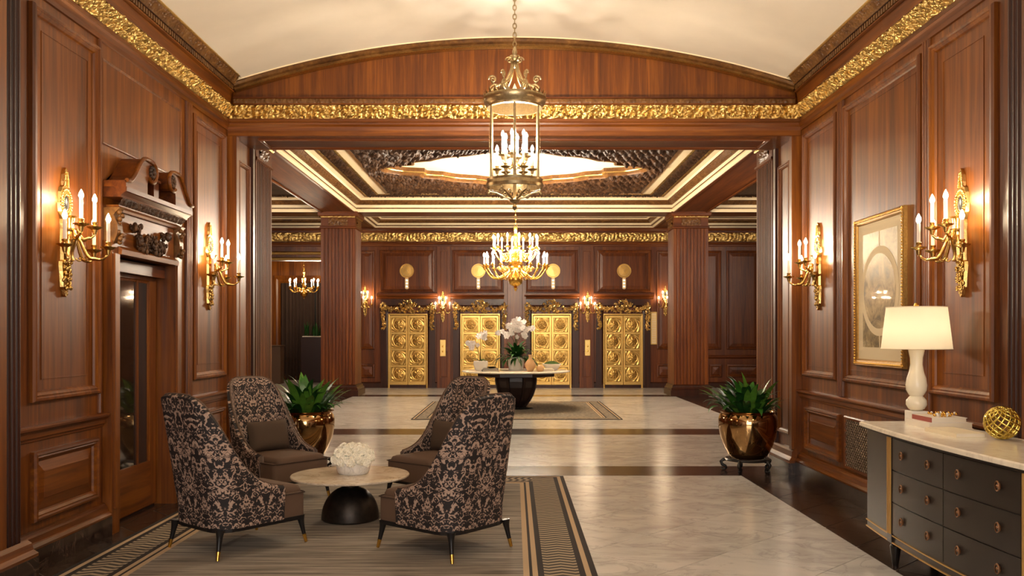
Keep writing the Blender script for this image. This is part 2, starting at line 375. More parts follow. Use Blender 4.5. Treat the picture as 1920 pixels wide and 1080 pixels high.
def T(x=0, y=0, z=0, rz=0.0, rx=0.0, ry=0.0, s=1.0):
    return Matrix.Translation((x, y, z)) @ Matrix.Rotation(rz, 4, 'Z') @ Matrix.Rotation(ry, 4, 'Y') @ Matrix.Rotation(rx, 4, 'X') @ Matrix.Diagonal((s, s, s, 1))
# surface frames: (along, up, out) -> world
XW = 3.21
RIGHT = lambda a, z, h: (XW - h, a, z)
LEFT = lambda a, z, h: (-XW + h, a, z)
YA, YB = 9.77, 10.5
ARCH = lambda a, z, h: (a, YA - h, z)
YF = 25.8
FAR = lambda a, z, h: (a, YF - h, z)
def ring(mb, fr, a0, a1, z0, z1, prof, fill=False):
    """mitred moulding: prof = [(inset, out)]"""
    vs, fs = [], []
    for (t, h) in prof: vs += [fr(a0 + t, z0 + t, h), fr(a1 - t, z0 + t, h), fr(a1 - t, z1 - t, h), fr(a0 + t, z1 - t, h)]
    for j in range(len(prof) - 1):
        for i in range(4): fs.append((j * 4 + i, j * 4 + (i + 1) % 4, (j + 1) * 4 + (i + 1) % 4, (j + 1) * 4 + i))
    if fill: j = len(prof) - 1; fs.append((j * 4, j * 4 + 1, j * 4 + 2, j * 4 + 3))
    return mb.add(vs, fs)
def sweep(mb, fr, a0, a1, prof, caps=True, trim=(0, 0)):
    """straight moulding: prof = [(out, up)]; trim shifts the ends with the outward distance (mitre)"""
    n = len(prof); vs = [fr(a0 + trim[0] * h, z, h) for (h, z) in prof] + [fr(a1 + trim[1] * h, z, h) for (h, z) in prof]
    fs = [(i, i + 1, i + 1 + n, i + n) for i in range(n - 1)]
    if caps: fs += [tuple(range(n)), tuple(range(2 * n - 1, n - 1, -1))]
    return mb.add(vs, fs)
def fbox(mb, fr, a0, a1, z0, z1, h0, h1):
    vs = [fr(a, z, h) for h in (h0, h1) for z in (z0, z1) for a in (a0, a1)]
    return mb.add(vs, [(0, 2, 3, 1), (4, 5, 7, 6), (0, 1, 5, 4), (2, 6, 7, 3), (0, 4, 6, 2), (1, 3, 7, 5)])
MOULD = [(0, 0), (0.0, 0.022), (0.008, 0.034), (0.02, 0.036), (0.028, 0.026), (0.036, 0.028), (0.05, 0.016), (0.056, 0.004), (0.062, 0.004)]
def panel(wall, fr, a0, a1, z0, z1, mat, bevel=True, k=1.0, inner=0.0):
    m = [(t * k, h * k) for t, h in MOULD]
    e = m[-1][0]
    mb = MB()
    if bevel: ring(mb, fr, a0 + e, a1 - e, z0 + e, z1 - e, [(0, 0.003), (0.055 * k, 0.016), (0.058 * k, 0.02)], fill=True)
    else:
        ring(mb, fr, a0 + e, a1 - e, z0 + e, z1 - e, [(0, 0.003), (inner, 0.003), (inner, 0.008), (inner + 0.006, 0.008), (inner + 0.006, 0.003)] if inner else [(0, 0.003)], fill=True)
    p = mb.build('panel', mat, wall, smooth=0)
    mo = MB(); ring(mo, fr, a0, a1, z0, z1, m); mo.build('panel_moulding', mat, p, smooth=0)
    return p
def relief_h(U, V, period, H, seed=0):
    """scrolling acanthus height field; U along, V in 0..H"""
    k = np.floor(U / period); u = (U / period - k - 0.5) * period; v = V - H * (0.5 + 0.08 * np.where(k % 2 == 0, 1, -1))
    sg = np.where(k % 2 == 0, 1.0, -1.0)
    r = np.hypot(u * 0.8, v) / H + 0.04; th = np.arctan2(v, u) * sg
    h = 0.5 + 0.5 * np.cos(3 * th + 7.5 * np.log(r))
    h = h * (0.55 + 0.45 * np.cos(11 * th - 9 * r * sg))
    h += 0.28 * np.sin(U / H * 13 + 3 * np.sin(V / H * 7 + k)) * np.sin(V / H * 16 + 2 * np.sin(U / H * 5))
    edge = np.clip(np.minimum(V, H - V) / (0.1 * H), 0, 1)
    return np.clip(h, -0.15, 1.2) * edge
def relief(mb, fn, L, H, period, amp, du, dv):
    """fn(U, V, h) -> (X, Y, Z) arrays"""
    us = np.linspace(0, L, max(2, int(L / du) + 1)); vs = np.linspace(0, H, max(2, int(H / dv) + 1))
    U, V = np.meshgrid(us, vs, indexing='ij'); h = relief_h(U, V, period, H) * amp
    return mb.arr(np.stack(fn(U, V, h), axis=-1))

# ------------------------------------------------------------------ floor
floor = MB().box(-10.2, 10.2, -4.3, 32.0, -0.2, -0.004).build('floor', 'grout', smooth=0)
tag(floor, 'polished pale marble floor divided by dark stone bands and borders', 'floor', kind='structure')
def clip(poly, ax, val, keep_less):
    out = []
    for i in range(len(poly)):
        a, b = poly[i], poly[(i + 1) % len(poly)]
        ia, ib = ((a[ax] <= val) == keep_less), ((b[ax] <= val) == keep_less)
        if ia: out.append(a)
        if ia != ib:
            t = (val - a[ax]) / (b[ax] - a[ax]); out.append(tuple(a[k] + t * (b[k] - a[k]) for k in (0, 1)))
    return out
def tiles(name, mat, x0, x1, y0, y1, side, gap=0.003, diag=True):
    n = 0
    if not diag:
        MB().box(x0 + gap, x1 - gap, y0 + gap, y1 - gap, -0.004, 0.0).build(name, mat, floor, smooth=0); return
    d = side * math.sqrt(2); r = d / 2 - gap * 1.4
    ox, oy = (x0 + x1) / 2, y0
    for i in range(int((x1 - x0) / d) * 2 + 8):
        for j in range(int((y1 - y0) / d) * 2 + 8):
            cx = ox + (i - int((x1 - x0) / d) - 4) * d / 2; cy = oy + (j - 4) * d / 2
            if (i + j - int((x1 - x0) / d)) % 2: continue
            p = [(cx + r, cy), (cx, cy + r), (cx - r, cy), (cx, cy - r)]
            for ax, v, le in ((0, x1 - gap, True), (0, x0 + gap, False), (1, y1 - gap, True), (1, y0 + gap, False)):
                p = clip(p, ax, v, le)
                if len(p) < 3: break
            if len(p) < 3: continue
            q = [p[0]] + [p[k] for k in range(1, len(p)) if math.dist(p[k], p[k - 1]) > 1e-4]
            if len(q) < 3: continue
            area = abs(sum(q[k][0] * q[(k + 1) % len(q)][1] - q[(k + 1) % len(q)][0] * q[k][1] for k in range(len(q)))) / 2
            if area < 0.012: continue
            m = len(q); mb = MB(); mb.add([(a, b, -0.004) for a, b in q] + [(a, b, 0) for a, b in q], [tuple(range(m, 2 * m))] + [(k, (k + 1) % m, m + (k + 1) % m, m + k) for k in range(m)])
            mb.build(name, mat, floor, smooth=0); n += 1
    return n
tiles('marble_tile', 'floor_marble', -2.52, 2.52, 3.2, 9.70, 0.73)
tiles('dark_tile', 'dark_marble', 2.52, 3.2, 3.2, 9.70, 0.46, 0.0045)
tiles('dark_tile', 'dark_marble', -3.2, -2.52, 3.2, 9.70, 0.46, 0.0045)
tiles('dark_band', 'dark_marble', -3.5, -3.2, 6.8, 8.2, 1, diag=False)
tiles('dark_tile', 'dark_marble', -3.5, 3.5, 9.70, 10.40, 0.62)
tiles('marble_tile', 'floor_marble', -4.09, 4.09, 10.40, 13.68, 1.03)
tiles('dark_tile', 'dark_marble', -4.95, 4.95, 13.68, 14.53, 0.9)
tiles('marble_tile', 'floor_marble', -4.09, 4.09, 14.53, 22.15, 1.03)
tiles('dark_band', 'dark_marble', -4.95, 4.95, 22.15, 22.80, 1, diag=False)
tiles('marble_tile', 'floor_marble', -9.6, 9.6, 22.80, 25.9, 1.5)
for s in (-1, 1):
    a, b = sorted((4.09 * s, 4.95 * s)); tiles('dark_band', 'dark_marble', a, b, 10.4, 13.68, 1, diag=False); tiles('dark_band', 'dark_marble', a, b, 14.53, 22.15, 1, diag=False)
    a, b = sorted((4.95 * s, 9.6 * s)); tiles('marble_band', 'floor_marble', a, b, 10.4, 22.8, 1, diag=False)
tiles('marble_band', 'floor_marble', -9.6, -3.0, 25.9, 31.6, 1, diag=False)
tiles('marble_band', 'floor_marble', -3.2, 3.2, -4.1, 3.2, 1, diag=False)

# ------------------------------------------------------------------ near room side walls
DY0, DY1, DZ = 6.95, 8.09, 2.2
wall_right = MB().box(XW, XW + 0.3, -4.2, YA, -0.01, 4.6).build('wall_right', 'wood_z', smooth=0)
tag(wall_right, 'panelled mahogany wall with sconces and framed print', 'wall', kind='structure')
wl = MB(); pl = [(-4.2, -0.01), (DY0, -0.01), (DY0, DZ), (DY1, DZ), (DY1, -0.01), (YA, -0.01), (YA, 4.6), (-4.2, 4.6)]
n = len(pl); vs = [(-XW, y, z) for y, z in pl] + [(-XW - 0.3, y, z) for y, z in pl]
wl.add(vs, [tuple(range(n)), tuple(range(2 * n - 1, n - 1, -1))] + [(i, i + n, (i + 1) % n + n, (i + 1) % n) for i in range(n)])
wall_left = wl.build('wall_left', 'wood_z', smooth=0)
tag(wall_left, 'panelled mahogany wall with carved pediment doorway', 'wall', kind='structure')

RAIL = [(0, 0.845), (0.012, 0.85), (0.016, 0.87), (0.03, 0.875), (0.034, 0.905), (0.05, 0.925), (0.062, 0.93), (0.064, 0.945), (0.05, 0.953), (0, 0.955)]
BASEW = [(0, 0.15), (0.075, 0.15), (0.078, 0.165), (0.06, 0.185), (0.05, 0.19), (0.045, 0.225), (0.03, 0.235), (0.025, 0.25), (0, 0.255)]
PLINTH = [(0, 0.0), (0.082, 0.0), (0.082, 0.15), (0, 0.15)]
CW1 = [(0, 3.84), (0.014, 3.845), (0.018, 3.88), (0.04, 3.90), (0.046, 3.92), (0.03, 3.935), (0.03, 3.968)]
CW2 = [(0.105, 4.10), (0.075, 4.112), (0.07, 4.14), (0.085, 4.235), (0.115, 4.242), (0.118, 4.252), (0.10, 4.256)]
def side(fr, wall, near, door):
    side_name = 'right' if wall is wall_right else 'left'
    if near:
        y0 = 5.57
        segs = [(y0, YA)] if not door else [(y0, DY0 - 0.14), (DY1 + 0.14, YA)]
        for a, b in segs:
            m = MB(); sweep(m, fr, a, b, RAIL); m.build('chair_rail', 'wood_y', wall, smooth=0)
            m = MB(); sweep(m, fr, a, b, BASEW); m.build('baseboard', 'wood_y', wall, smooth=0)
            m = MB(); sweep(m, fr, a, b, PLINTH); m.build('plinth', 'dark_marble', wall, smooth=0)
    # cornice
    y0, y1 = 4.2, YA
    m = MB(); sweep(m, fr, y0, y1, CW1, trim=(0, -1)); m.build('architrave', 'wood_y', wall, smooth=0)
    m = MB(); L = y1 - y0
    def fn(U, V, h):
        t = V / 0.135; out = 0.032 + 0.066 * t ** 1.3 + h
        a = y0 + U * (L - out) / L
        X = XW - out if wall is wall_right else -XW + out
        return X, a, 3.968 + V
    relief(m, fn, L, 0.135, 0.31, 0.045, 0.011, 0.0085); m.build('gold_frieze', 'gold_leaf', wall, smooth=180)
    m = MB(); sweep(m, fr, y0, y1, CW2, trim=(0, -1)); m.build('cornice', 'wood_y', wall, smooth=0)
    m = MB(); sweep(m, fr, y0, y1, [(0.10, 4.256), (0.10, 4.312), (0.118, 4.316), (0.118, 4.322)], trim=(0, -1)); m.build('dentil_bed', 'darkwood_z', wall, smooth=0)
    m = MB(); k = 0
    while y0 + k * 0.05 < y1 - 0.16: fbox(m, fr, y0 + k * 0.05, y0 + k * 0.05 + 0.03, 4.262, 4.308, 0.09, 0.118); k += 1
    d = m.build('dentil_row', 'carved', wall, smooth=0); d['kind'] = 'stuff'
    m = MB()
    def fn(U, V, h):
        t = V / 0.115; out = 0.12 + 0.075 * t + h
        a = y0 + U * (L - out) / L
        return (XW - out if wall is wall_right else -XW + out), a, 4.322 + 0.07 * t
    relief(m, fn, L, 0.115, 0.16, 0.022, 0.011, 0.012); m.build('carved_cove', 'carved', wall, smooth=180)
    m = MB(); sweep(m, fr, y0, y1, [(0.18, 4.385), (0.198, 4.385), (0.206, 4.395), (0.206, 4.41), (0.19, 4.412)], trim=(0, -1)); m.build('cornice_lip', 'gold_leaf', wall, smooth=0)
    # end pier towards the camera
    m = MB(); fbox(m, fr, 4.3, 5.36, 0.0, 3.84, 0.0, 0.10); m.build('pier', 'wood_z', wall, smooth=0)
    for k in range(4):
        m = MB(); a = 5.385 + k * 0.05; pr = [(a + 0.021 * math.cos(t), 0.06 + 0.024 * math.sin(t)) for t in np.linspace(PI, 0, 7)]
        pr = [(a - 0.021, 0)] + pr + [(a + 0.021, 0)]
        vs = [fr(p, z, h) for z in (0.15, 3.84) for p, h in pr]; q = len(pr)
        m.add(vs, [(i, i + 1, i + 1 + q, i + q) for i in range(q - 1)]); m.build('pier_reed', 'darkwood_z', wall, smooth=40)  # dark tone puts the unlit look of these reeds into the colour
    m = MB(); fbox(m, fr, 5.36, 5.575, 0.0, 3.84, 0.0, 0.062); m.build('pier_bed', 'darkwood_z', wall, smooth=0)  # shade painted in here too: darker wood for the unlit strip
    if not door: return
    m = MB(); sweep(m, fr, 4.3, 5.59, [(0.0, 0.15), (0.17, 0.15), (0.172, 0.17), (0.14, 0.19), (0.13, 0.23), (0.10, 0.25)]); m.build('baseboard', 'wood_y', wall, smooth=0)
    m = MB(); sweep(m, fr, 4.3, 5.59, [(0, 0), (0.175, 0), (0.175, 0.15), (0, 0.15)]); m.build('plinth', 'dark_marble', wall, smooth=0)
side(RIGHT, wall_right, True, False)
side(LEFT, wall_left, True, True)
# upper and dado panels
for a0, a1, kind in ((8.66, 9.64, 0), (6.86, 8.46, 0), (5.80, 6.70, 1)):
    panel(wall_right, RIGHT, a0, a1, 1.11, 3.77, 'wood_z', bevel=False, k=1.25, inner=0.09 if kind else 0.035)
panel(wall_right, RIGHT, 8.58, 9.58, 0.31, 0.78, 'wood_y', k=1.2)
for a0, a1 in ((8.70, 9.66), (5.78, 6.72)):
    panel(wall_left, LEFT, a0, a1, 1.11, 3.77, 'wood_z', bevel=False, k=1.25, inner=0.07)
panel(wall_left, LEFT, 6.80, 8.42, 3.05, 3.72, 'wood_z', bevel=False, k=0.35)
panel(wall_left, LEFT, 5.80, 6.70, 0.31, 0.78, 'wood_y', k=1.2)
panel(wall_left, LEFT, 8.74, 9.64, 0.31, 0.78, 'wood_y', k=1.2)
# reeded stiles between the bays
for wall, fr, ys in ((wall_right, RIGHT, (8.50, 8.54, 8.58, 8.62)), (wall_left, LEFT, (8.53, 8.57, 8.61, 8.65)), (wall_right, RIGHT, (6.74, 6.78, 6.82)), (wall_left, LEFT, (6.75,))):
    for a in ys:
        m = MB(); pr = [(a - 0.016, 0)] + [(a + 0.016 * math.cos(t), 0.016 + 0.014 * math.sin(t)) for t in np.linspace(PI, 0, 5)] + [(a + 0.016, 0)]
        q = len(pr); vs = [fr(p, z, h) for z in (0.96, 3.84) for p, h in pr]
        m.add(vs, [(i, i + 1, i + 1 + q, i + q) for i in range(q - 1)]); m.build('stile_reed', 'wood_z', wall, smooth=40)
# lattice heating grille low on the right wall
g = MB(); ring(g, RIGHT, 6.95, 8.46, 0.27, 0.78, [(0, 0), (0, 0.02), (0.01, 0.026), (0.03, 0.022), (0.034, 0.006)], fill=False); gr = g.build('grille_frame', 'wood_y', wall_right, smooth=0)
g = MB(); fbox(g, RIGHT, 6.98, 8.43, 0.30, 0.75, 0.001, 0.004); g.build('grille_back', 'dark_void', gr, smooth=0)
g = MB()
ca, cz, st = 1.45, 0.45, 0.045
for sg in (-1, 1):
    k = -int(cz / st) - 2
    while k * st < ca + cz:
        pts = []
        for zz in (0.0, cz):
            pts.append((k * st + (zz if sg > 0 else cz - zz), zz))
        (a0, z0), (a1, z1) = pts
        t0, t1 = 0.0, 1.0
        if a1 != a0:
            ta, tb = (0 - a0) / (a1 - a0), (ca - a0) / (a1 - a0); t0, t1 = max(0, min(ta, tb)), min(1, max(ta, tb))
        if t1 > t0 + 0.02:
            p0 = (a0 + (a1 - a0) * t0, z0 + (z1 - z0) * t0); p1 = (a0 + (a1 - a0) * t1, z0 + (z1 - z0) * t1)
            g.tube([RIGHT(6.98 + p0[0], 0.30 + p0[1], 0.012), RIGHT(6.98 + p1[0], 0.30 + p1[1], 0.012)], 0.006, 4)
        k += 1
o = g.build('grille_lattice', 'grille_metal', gr, smooth=0); o['kind'] = 'stuff'

# ------------------------------------------------------------------ door with broken pediment in the left wall
door = empty('door_1', (-XW, (DY0 + DY1) / 2, 0))
tag(door, 'dark wooden door under a carved scrolled broken pediment', 'door', kind='structure')
def dpart(mb, name, mat, par=None, smooth=0):
    o = mb.build(name, mat, smooth=smooth); o.parent = par or door; o.matrix_parent_inverse = Matrix.Translation((XW, -(DY0 + DY1) / 2, 0)); return o
m = MB(); fbox(m, LEFT, DY0, DY1, 0.0, DZ, -0.16, -0.12); leaf = dpart(m, 'door_leaf', 'darkwood_z')
m = MB(); ring(m, LEFT, DY0 + 0.02, DY1 - 0.02, 0.02, DZ - 0.02, [(0, -0.12), (0, -0.095), (0.13, -0.095), (0.14, -0.105), (0.155, -0.11), (0.16, -0.118)]); dpart(m, 'door_stiles', 'wood_z')
m = MB(); fbox(m, LEFT, DY0 + 0.14, DY1 - 0.14, 0.02, 0.42, -0.12, -0.094); dpart(m, 'bottom_rail', 'wood_y')
m = MB(); fbox(m, LEFT, DY0 + 0.16, DY1 - 0.16, 0.42, DZ - 0.16, -0.119, -0.113); dpart(m, 'door_pane', 'door_glass')
m = MB(); fbox(m, LEFT, DY1 - 0.42, DY1 - 0.38, 0.42, DZ - 0.16, -0.12, -0.10); dpart(m, 'glazing_bar', 'wood_z')
m = MB(); fbox(m, LEFT, DY0 + 0.0, DY1, DZ - 0.12, DZ - 0.02, -0.12, -0.02); dpart(m, 'door_head', 'red_y')
for a0, a1 in ((DY0 - 0.13, DY0 + 0.0), (DY1 - 0.0, DY1 + 0.13)):
    m = MB(); fbox(m, LEFT, a0, a1, 0.0, 2.30, 0.0, 0.075); cs = dpart(m, 'door_post', 'wood_z')
    m = MB(); fbox(m, LEFT, a0 + 0.025, a1 - 0.025, 0.2, 2.2, 0.075, 0.09); dpart(m, 'post_fillet', 'wood_z')
    # console scroll bracket
    pts = [(0.0, 2.26)] + [(0.075 + 0.035 * math.sin(t) , 2.28 + 0.22 * (t / PI)) for t in np.linspace(0, PI, 9)] + [(0.09, 2.52), (0.13, 2.56), (0.0, 2.56)]
    m = MB(); q = len(pts); vs = [LEFT(a, z, h) for a in (a0 + 0.02, a1 - 0.02) for h, z in pts]
    m.add(vs, [tuple(range(q)), tuple(range(2 * q - 1, q - 1, -1))] + [(i, i + q, (i + 1) % q + q, (i + 1) % q) for i in range(q)]); br = dpart(m, 'scroll_bracket', 'carved')
    m = MB()
    for k in range(10):
        z = 2.29 + k * 0.026; m.sphere(LEFT((a0 + a1) / 2 + 0.015 * (-1) ** k, z, 0.10 + 0.02 * math.sin(k)), 0.022, 6, 4)
    o = dpart(m, 'bracket_foliage', 'carved', smooth=180); o['kind'] = 'stuff'
m = MB(); fbox(m, LEFT, DY0, DY1, DZ, 2.56, 0.0, 0.06); dpart(m, 'frieze_board', 'wood_y')
m = MB(); sweep(m, LEFT, DY0 - 0.02, DY1 + 0.02, [(0.06, DZ - 0.0), (0.10, DZ + 0.0), (0.105, DZ + 0.04), (0.08, DZ + 0.06), (0.06, DZ + 0.07)]); dpart(m, 'lintel_moulding', 'wood_y')
# carved festoon of fruit and drapery
m = MB(); rnd = random.Random(3)
for k in range(300):
    t = rnd.uniform(-1, 1); a = (DY0 + DY1) / 2 + t * 0.36
    sag = 0.10 * (1 - abs(abs(t) - 0.5) * 2) if abs(t) < 0.75 else -0.02
    z = 2.44 - sag - rnd.uniform(0, 0.15) * (0.6 + 0.4 * math.cos(3 * t)); h = 0.06 + rnd.uniform(0.0, 0.06)
    m.sphere(LEFT(a, z, h), rnd.uniform(0.008, 0.022), 5, 4, sc3=(1, rnd.uniform(0.6, 1.2), rnd.uniform(0.8, 2.0)))
o = dpart(m, 'carved_festoon', 'carved_dark', smooth=180); o['kind'] = 'stuff'
ya, yb = DY0 - 0.12, DY1 + 0.14
m = MB(); sweep(m, LEFT, ya + 0.05, yb - 0.05, [(0, 2.54), (0.08, 2.54), (0.085, 2.56), (0.10, 2.575), (0.10, 2.585), (0, 2.585)]); dpart(m, 'bed_moulding', 'wood_y')
m = MB()
relief(m, lambda U, V, h: (-XW + 0.10 + 0.03 * V / 0.06 + h, ya + 0.04 + U, 2.585 + V), yb - ya - 0.08, 0.06, 0.09, 0.02, 0.01, 0.01)
dpart(m, 'carved_band', 'carved_dark', smooth=180)
m = MB(); sweep(m, LEFT, ya, yb, [(0, 2.64), (0.13, 2.64), (0.14, 2.655), (0.17, 2.68), (0.185, 2.685), (0.187, 2.72), (0, 2.72)]); dpart(m, 'pediment_cornice', 'red_y')
cy = (ya + yb) / 2
for sgn in (-1, 1):
    # swan-neck: lower end at the cornice tip, scroll near the centre
    H = (yb - ya) / 2; top, low = [], []
    for t in np.linspace(0, 1, 15):
        a = -H + t * (H - 0.26); t2 = min(1.0, max(0.0, (t - 0.08) / 0.72)); z = 2.725 + 0.235 * (3 * t2 * t2 - 2 * t2 ** 3) ; top.append((a, z + 0.045)); low.append((a, max(2.72, z - 0.02 - 0.02 * t)))
    scx, scz, R = -0.22, 2.915, 0.085
    for t in np.linspace(PI / 2, -PI * 0.75, 12): top.append((scx + R * math.cos(t), scz + R * math.sin(t)))
    poly = top + [(-0.30, 2.80), (-0.30, 2.72), (-H, 2.72)]
    m = MB(); q = len(poly); A = [(cy - sgn * a, z) for a, z in poly]
    vs = [LEFT(a, z, 0.0) for a, z in A] + [LEFT(a, z, 0.18) for a, z in A]
    bm = bmesh.new()
    bv = [bm.verts.new(p) for p in vs]
    bm.faces.new(bv[q:]); bm.faces.new(bv[:q][::-1])
    for i in range(q): bm.faces.new((bv[i], bv[(i + 1) % q], bv[(i + 1) % q + q], bv[i + q]))
    bmesh.ops.triangulate(bm, faces=[f for f in bm.faces if len(f.verts) > 4])
    me = bpy.data.meshes.new('swan_neck'); bm.to_mesh(me); bm.free(); me.materials.append(MATS['red_y'])
    o = link('swan_neck', me, door); o.matrix_parent_inverse = Matrix.Translation((XW, -(DY0 + DY1) / 2, 0))
    m = MB(); rim = [(a + 0.0, z + 0.0) for a, z in top[:15]]
    m.tube([LEFT(cy - sgn * a, z, 0.186) for a, z in top], 0.018, 6); s1 = dpart(m, 'scroll_rim', 'wood_y', smooth=60)
    m = MB(); 
    for k in range(9):
        t = 2 * PI * k / 9; m.sphere(LEFT(cy - sgn * (scx + 0.04 * math.cos(t)), scz + 0.04 * math.sin(t), 0.185), 0.02, 6, 4)
    m.sphere(LEFT(cy - sgn * scx, scz, 0.195), 0.024, 8, 5); dpart(m, 'scroll_rosette', 'carved_dark', smooth=180)
m = MB(); fbox(m, LEFT, cy - 0.05, cy + 0.05, 2.72, 2.87, 0.0, 0.13); fbox(m, LEFT, cy - 0.065, cy + 0.065, 2.87, 2.89, 0.0, 0.145); dpart(m, 'pediment_block', 'red_z')

# ------------------------------------------------------------------ arch wall between the rooms
ARC_X, ARC_Z, RISE = 3.01, 4.405, 0.455
ARC_R = (ARC_X ** 2 + RISE ** 2) / (2 * RISE); ARC_C = ARC_Z + RISE - ARC_R
def arc(r, n=49, ext=0.0):
    a = math.asin(min(1, (ARC_X + ext) / ARC_R)); return [(r * math.sin(t), ARC_C + r * math.cos(t)) for t in np.linspace(-a, a, n)]
JX = 3.15; SOF = 3.78
poly = [(-9.7, -0.01), (-JX, -0.01), (-JX, SOF), (JX, SOF), (JX, -0.01), (9.7, -0.01), (9.7, 5.9), (-9.7, 5.9)]
m = MB(); m.prism(poly, YA, YB); wall_arch = m.build('wall_arch', 'wood_z', smooth=0)
tag(wall_arch, 'mahogany wall with wide square opening under an arched tympanum', 'wall', kind='structure')
m = MB(); sweep(m, ARCH, -XW, XW, [(0, SOF), (0.0, 3.78), (0.012, 3.785), (0.012, 3.84), (0.018, 3.88), (0.04, 3.90), (0.046, 3.92), (0.03, 3.935), (0.03, 3.968)], trim=(1, -1)); m.build('architrave', 'wood_x', wall_arch, smooth=0)
m = MB()
def fn(U, V, h):
    t = V / 0.135; out = 0.032 + 0.066 * t ** 1.3 + h; half = XW - out * 0.6
    return -half + U * (2 * half) / (2 * XW), YA - out, 3.968 + V
relief(m, fn, 2 * XW, 0.135, 0.31, 0.045, 0.011, 0.0085); m.build('gold_frieze', 'gold_leaf', wall_arch, smooth=180)
m = MB(); sweep(m, ARCH, -XW, XW, [(0.105, 4.10), (0.075, 4.112), (0.07, 4.13)], trim=(1, -1)); m.build('frieze_cap', 'wood_x', wall_arch, smooth=0)
m = MB(); relief(m, lambda U, V, h: (-3.12 + U, YA - 0.07 - h, 4.13 + V), 6.24, 0.05, 0.06, 0.014, 0.012, 0.0125); m.build('carved_band', 'carved', wall_arch, smooth=180)
m = MB(); sweep(m, ARCH, -XW, XW, [(0.075, 4.18), (0.09, 4.185), (0.09, 4.195), (0.02, 4.20)], trim=(1, -1)); m.build('cornice', 'red_x', wall_arch, smooth=0)
def arcband(name, mat, prof):
    m = MB(); n = 49
    rows = [[(x, YA - h, z) for x, z in arc(ARC_R + dr, n, 0.12)] for dr, h in prof]
    vs = [p for r in rows for p in r]; m.add(vs, [(j * n + i, j * n + i + 1, (j + 1) * n + i + 1, (j + 1) * n + i) for j in range(len(prof) - 1) for i in range(n - 1)]); m.build(name, mat, wall_arch, smooth=25)
arcband('arch_fillet', 'cream_paint', [(0.02, 0.10), (-0.012, 0.10), (-0.012, 0.085)])
arcband('arch_moulding', 'carved', [(-0.012, 0.10), (-0.03, 0.11), (-0.05, 0.09), (-0.055, 0.075), (-0.075, 0.085), (-0.085, 0.06), (-0.09, 0.04)])
arcband('arch_bead', 'gold_leaf', [(-0.086, 0.062), (-0.096, 0.066), (-0.104, 0.05), (-0.108, 0.01)])
# reveals: panelled jambs and soffit
for s in (-1, 1):
    fr = (lambda a, z, h, s=s: (s * (JX - h), a, z))
    panel(wall_arch, fr, 9.93, 10.36, 0.42, 3.55, 'wood_z', bevel=False, k=1.0)
    for a0, a1, dep in ((YA, 9.86, 0.05), (10.42, YB, 0.04)):
        m = MB(); fbox(m, fr, a0, a1, 0.28, SOF, 0.0, dep); m.build('jamb_stile', 'wood_z' if a0 < 10 else 'darkwood_z', wall_arch, smooth=0)
    m = MB(); sweep(m, fr, YA - 0.03, YB, [(0, 0.13), (0.085, 0.13), (0.085, 0.16), (0.06, 0.2), (0.055, 0.26), (0.03, 0.28), (0, 0.29)]); m.build('jamb_base', 'wood_y', wall_arch, smooth=0)
    m = MB(); sweep(m, fr, YA - 0.03, YB, [(0, 0.0), (0.095, 0.0), (0.095, 0.13), (0, 0.13)]); m.build('jamb_plinth', 'dark_marble', wall_arch, smooth=0)
sof = lambda a, z, h: (a, z, SOF - h)
panel(wall_arch, sof, -2.9, 2.9, 9.90, 10.38, 'red_x', bevel=False, k=0.7)

# vault and the wall behind the camera
m = MB(); A = np.zeros((61, 2, 3)); pts = arc(ARC_R, 61)
for i, (x, z) in enumerate(pts): A[i, 0] = (x, -4.2, z); A[i, 1] = (x, YA + 0.02, z)
m.arr(A); ceiling = m.build('ceiling', 'vault_plaster', smooth=180)
tag(ceiling, 'shallow barrel vaulted plaster ceiling over the seating area', 'ceiling', kind='structure')
m = MB(); m.box(-XW - 0.3, XW + 0.3, -4.5, -4.2, -0.01, 5.2); wall_back = m.build('wall_back', 'wood_z', smooth=0)
for i, x in enumerate((-1.15, 1.15)):
    m = MB(); ring(m, lambda a, z, h: (a, -4.2 + h, z), x - 1.15, x + 1.15, 0.6, 3.5, [(0, 0), (0, 0.05), (0.07, 0.05), (0.08, 0.0)]); wn = m.build('window_%d' % (i + 1), 'wood_z', smooth=0)
    tag(wn, 'tall entrance window behind the viewer, %s of the pair' % ('first', 'second')[i], 'window', kind='structure')
    m = MB(); m.box(x - 1.07, x + 1.07, -4.199, -4.19, 0.68, 3.42); m.build('window_pane', 'clear_glass', wn, smooth=0)
tag(wall_back, 'plain mahogany wall closing the seating room', 'wall', kind='structure')

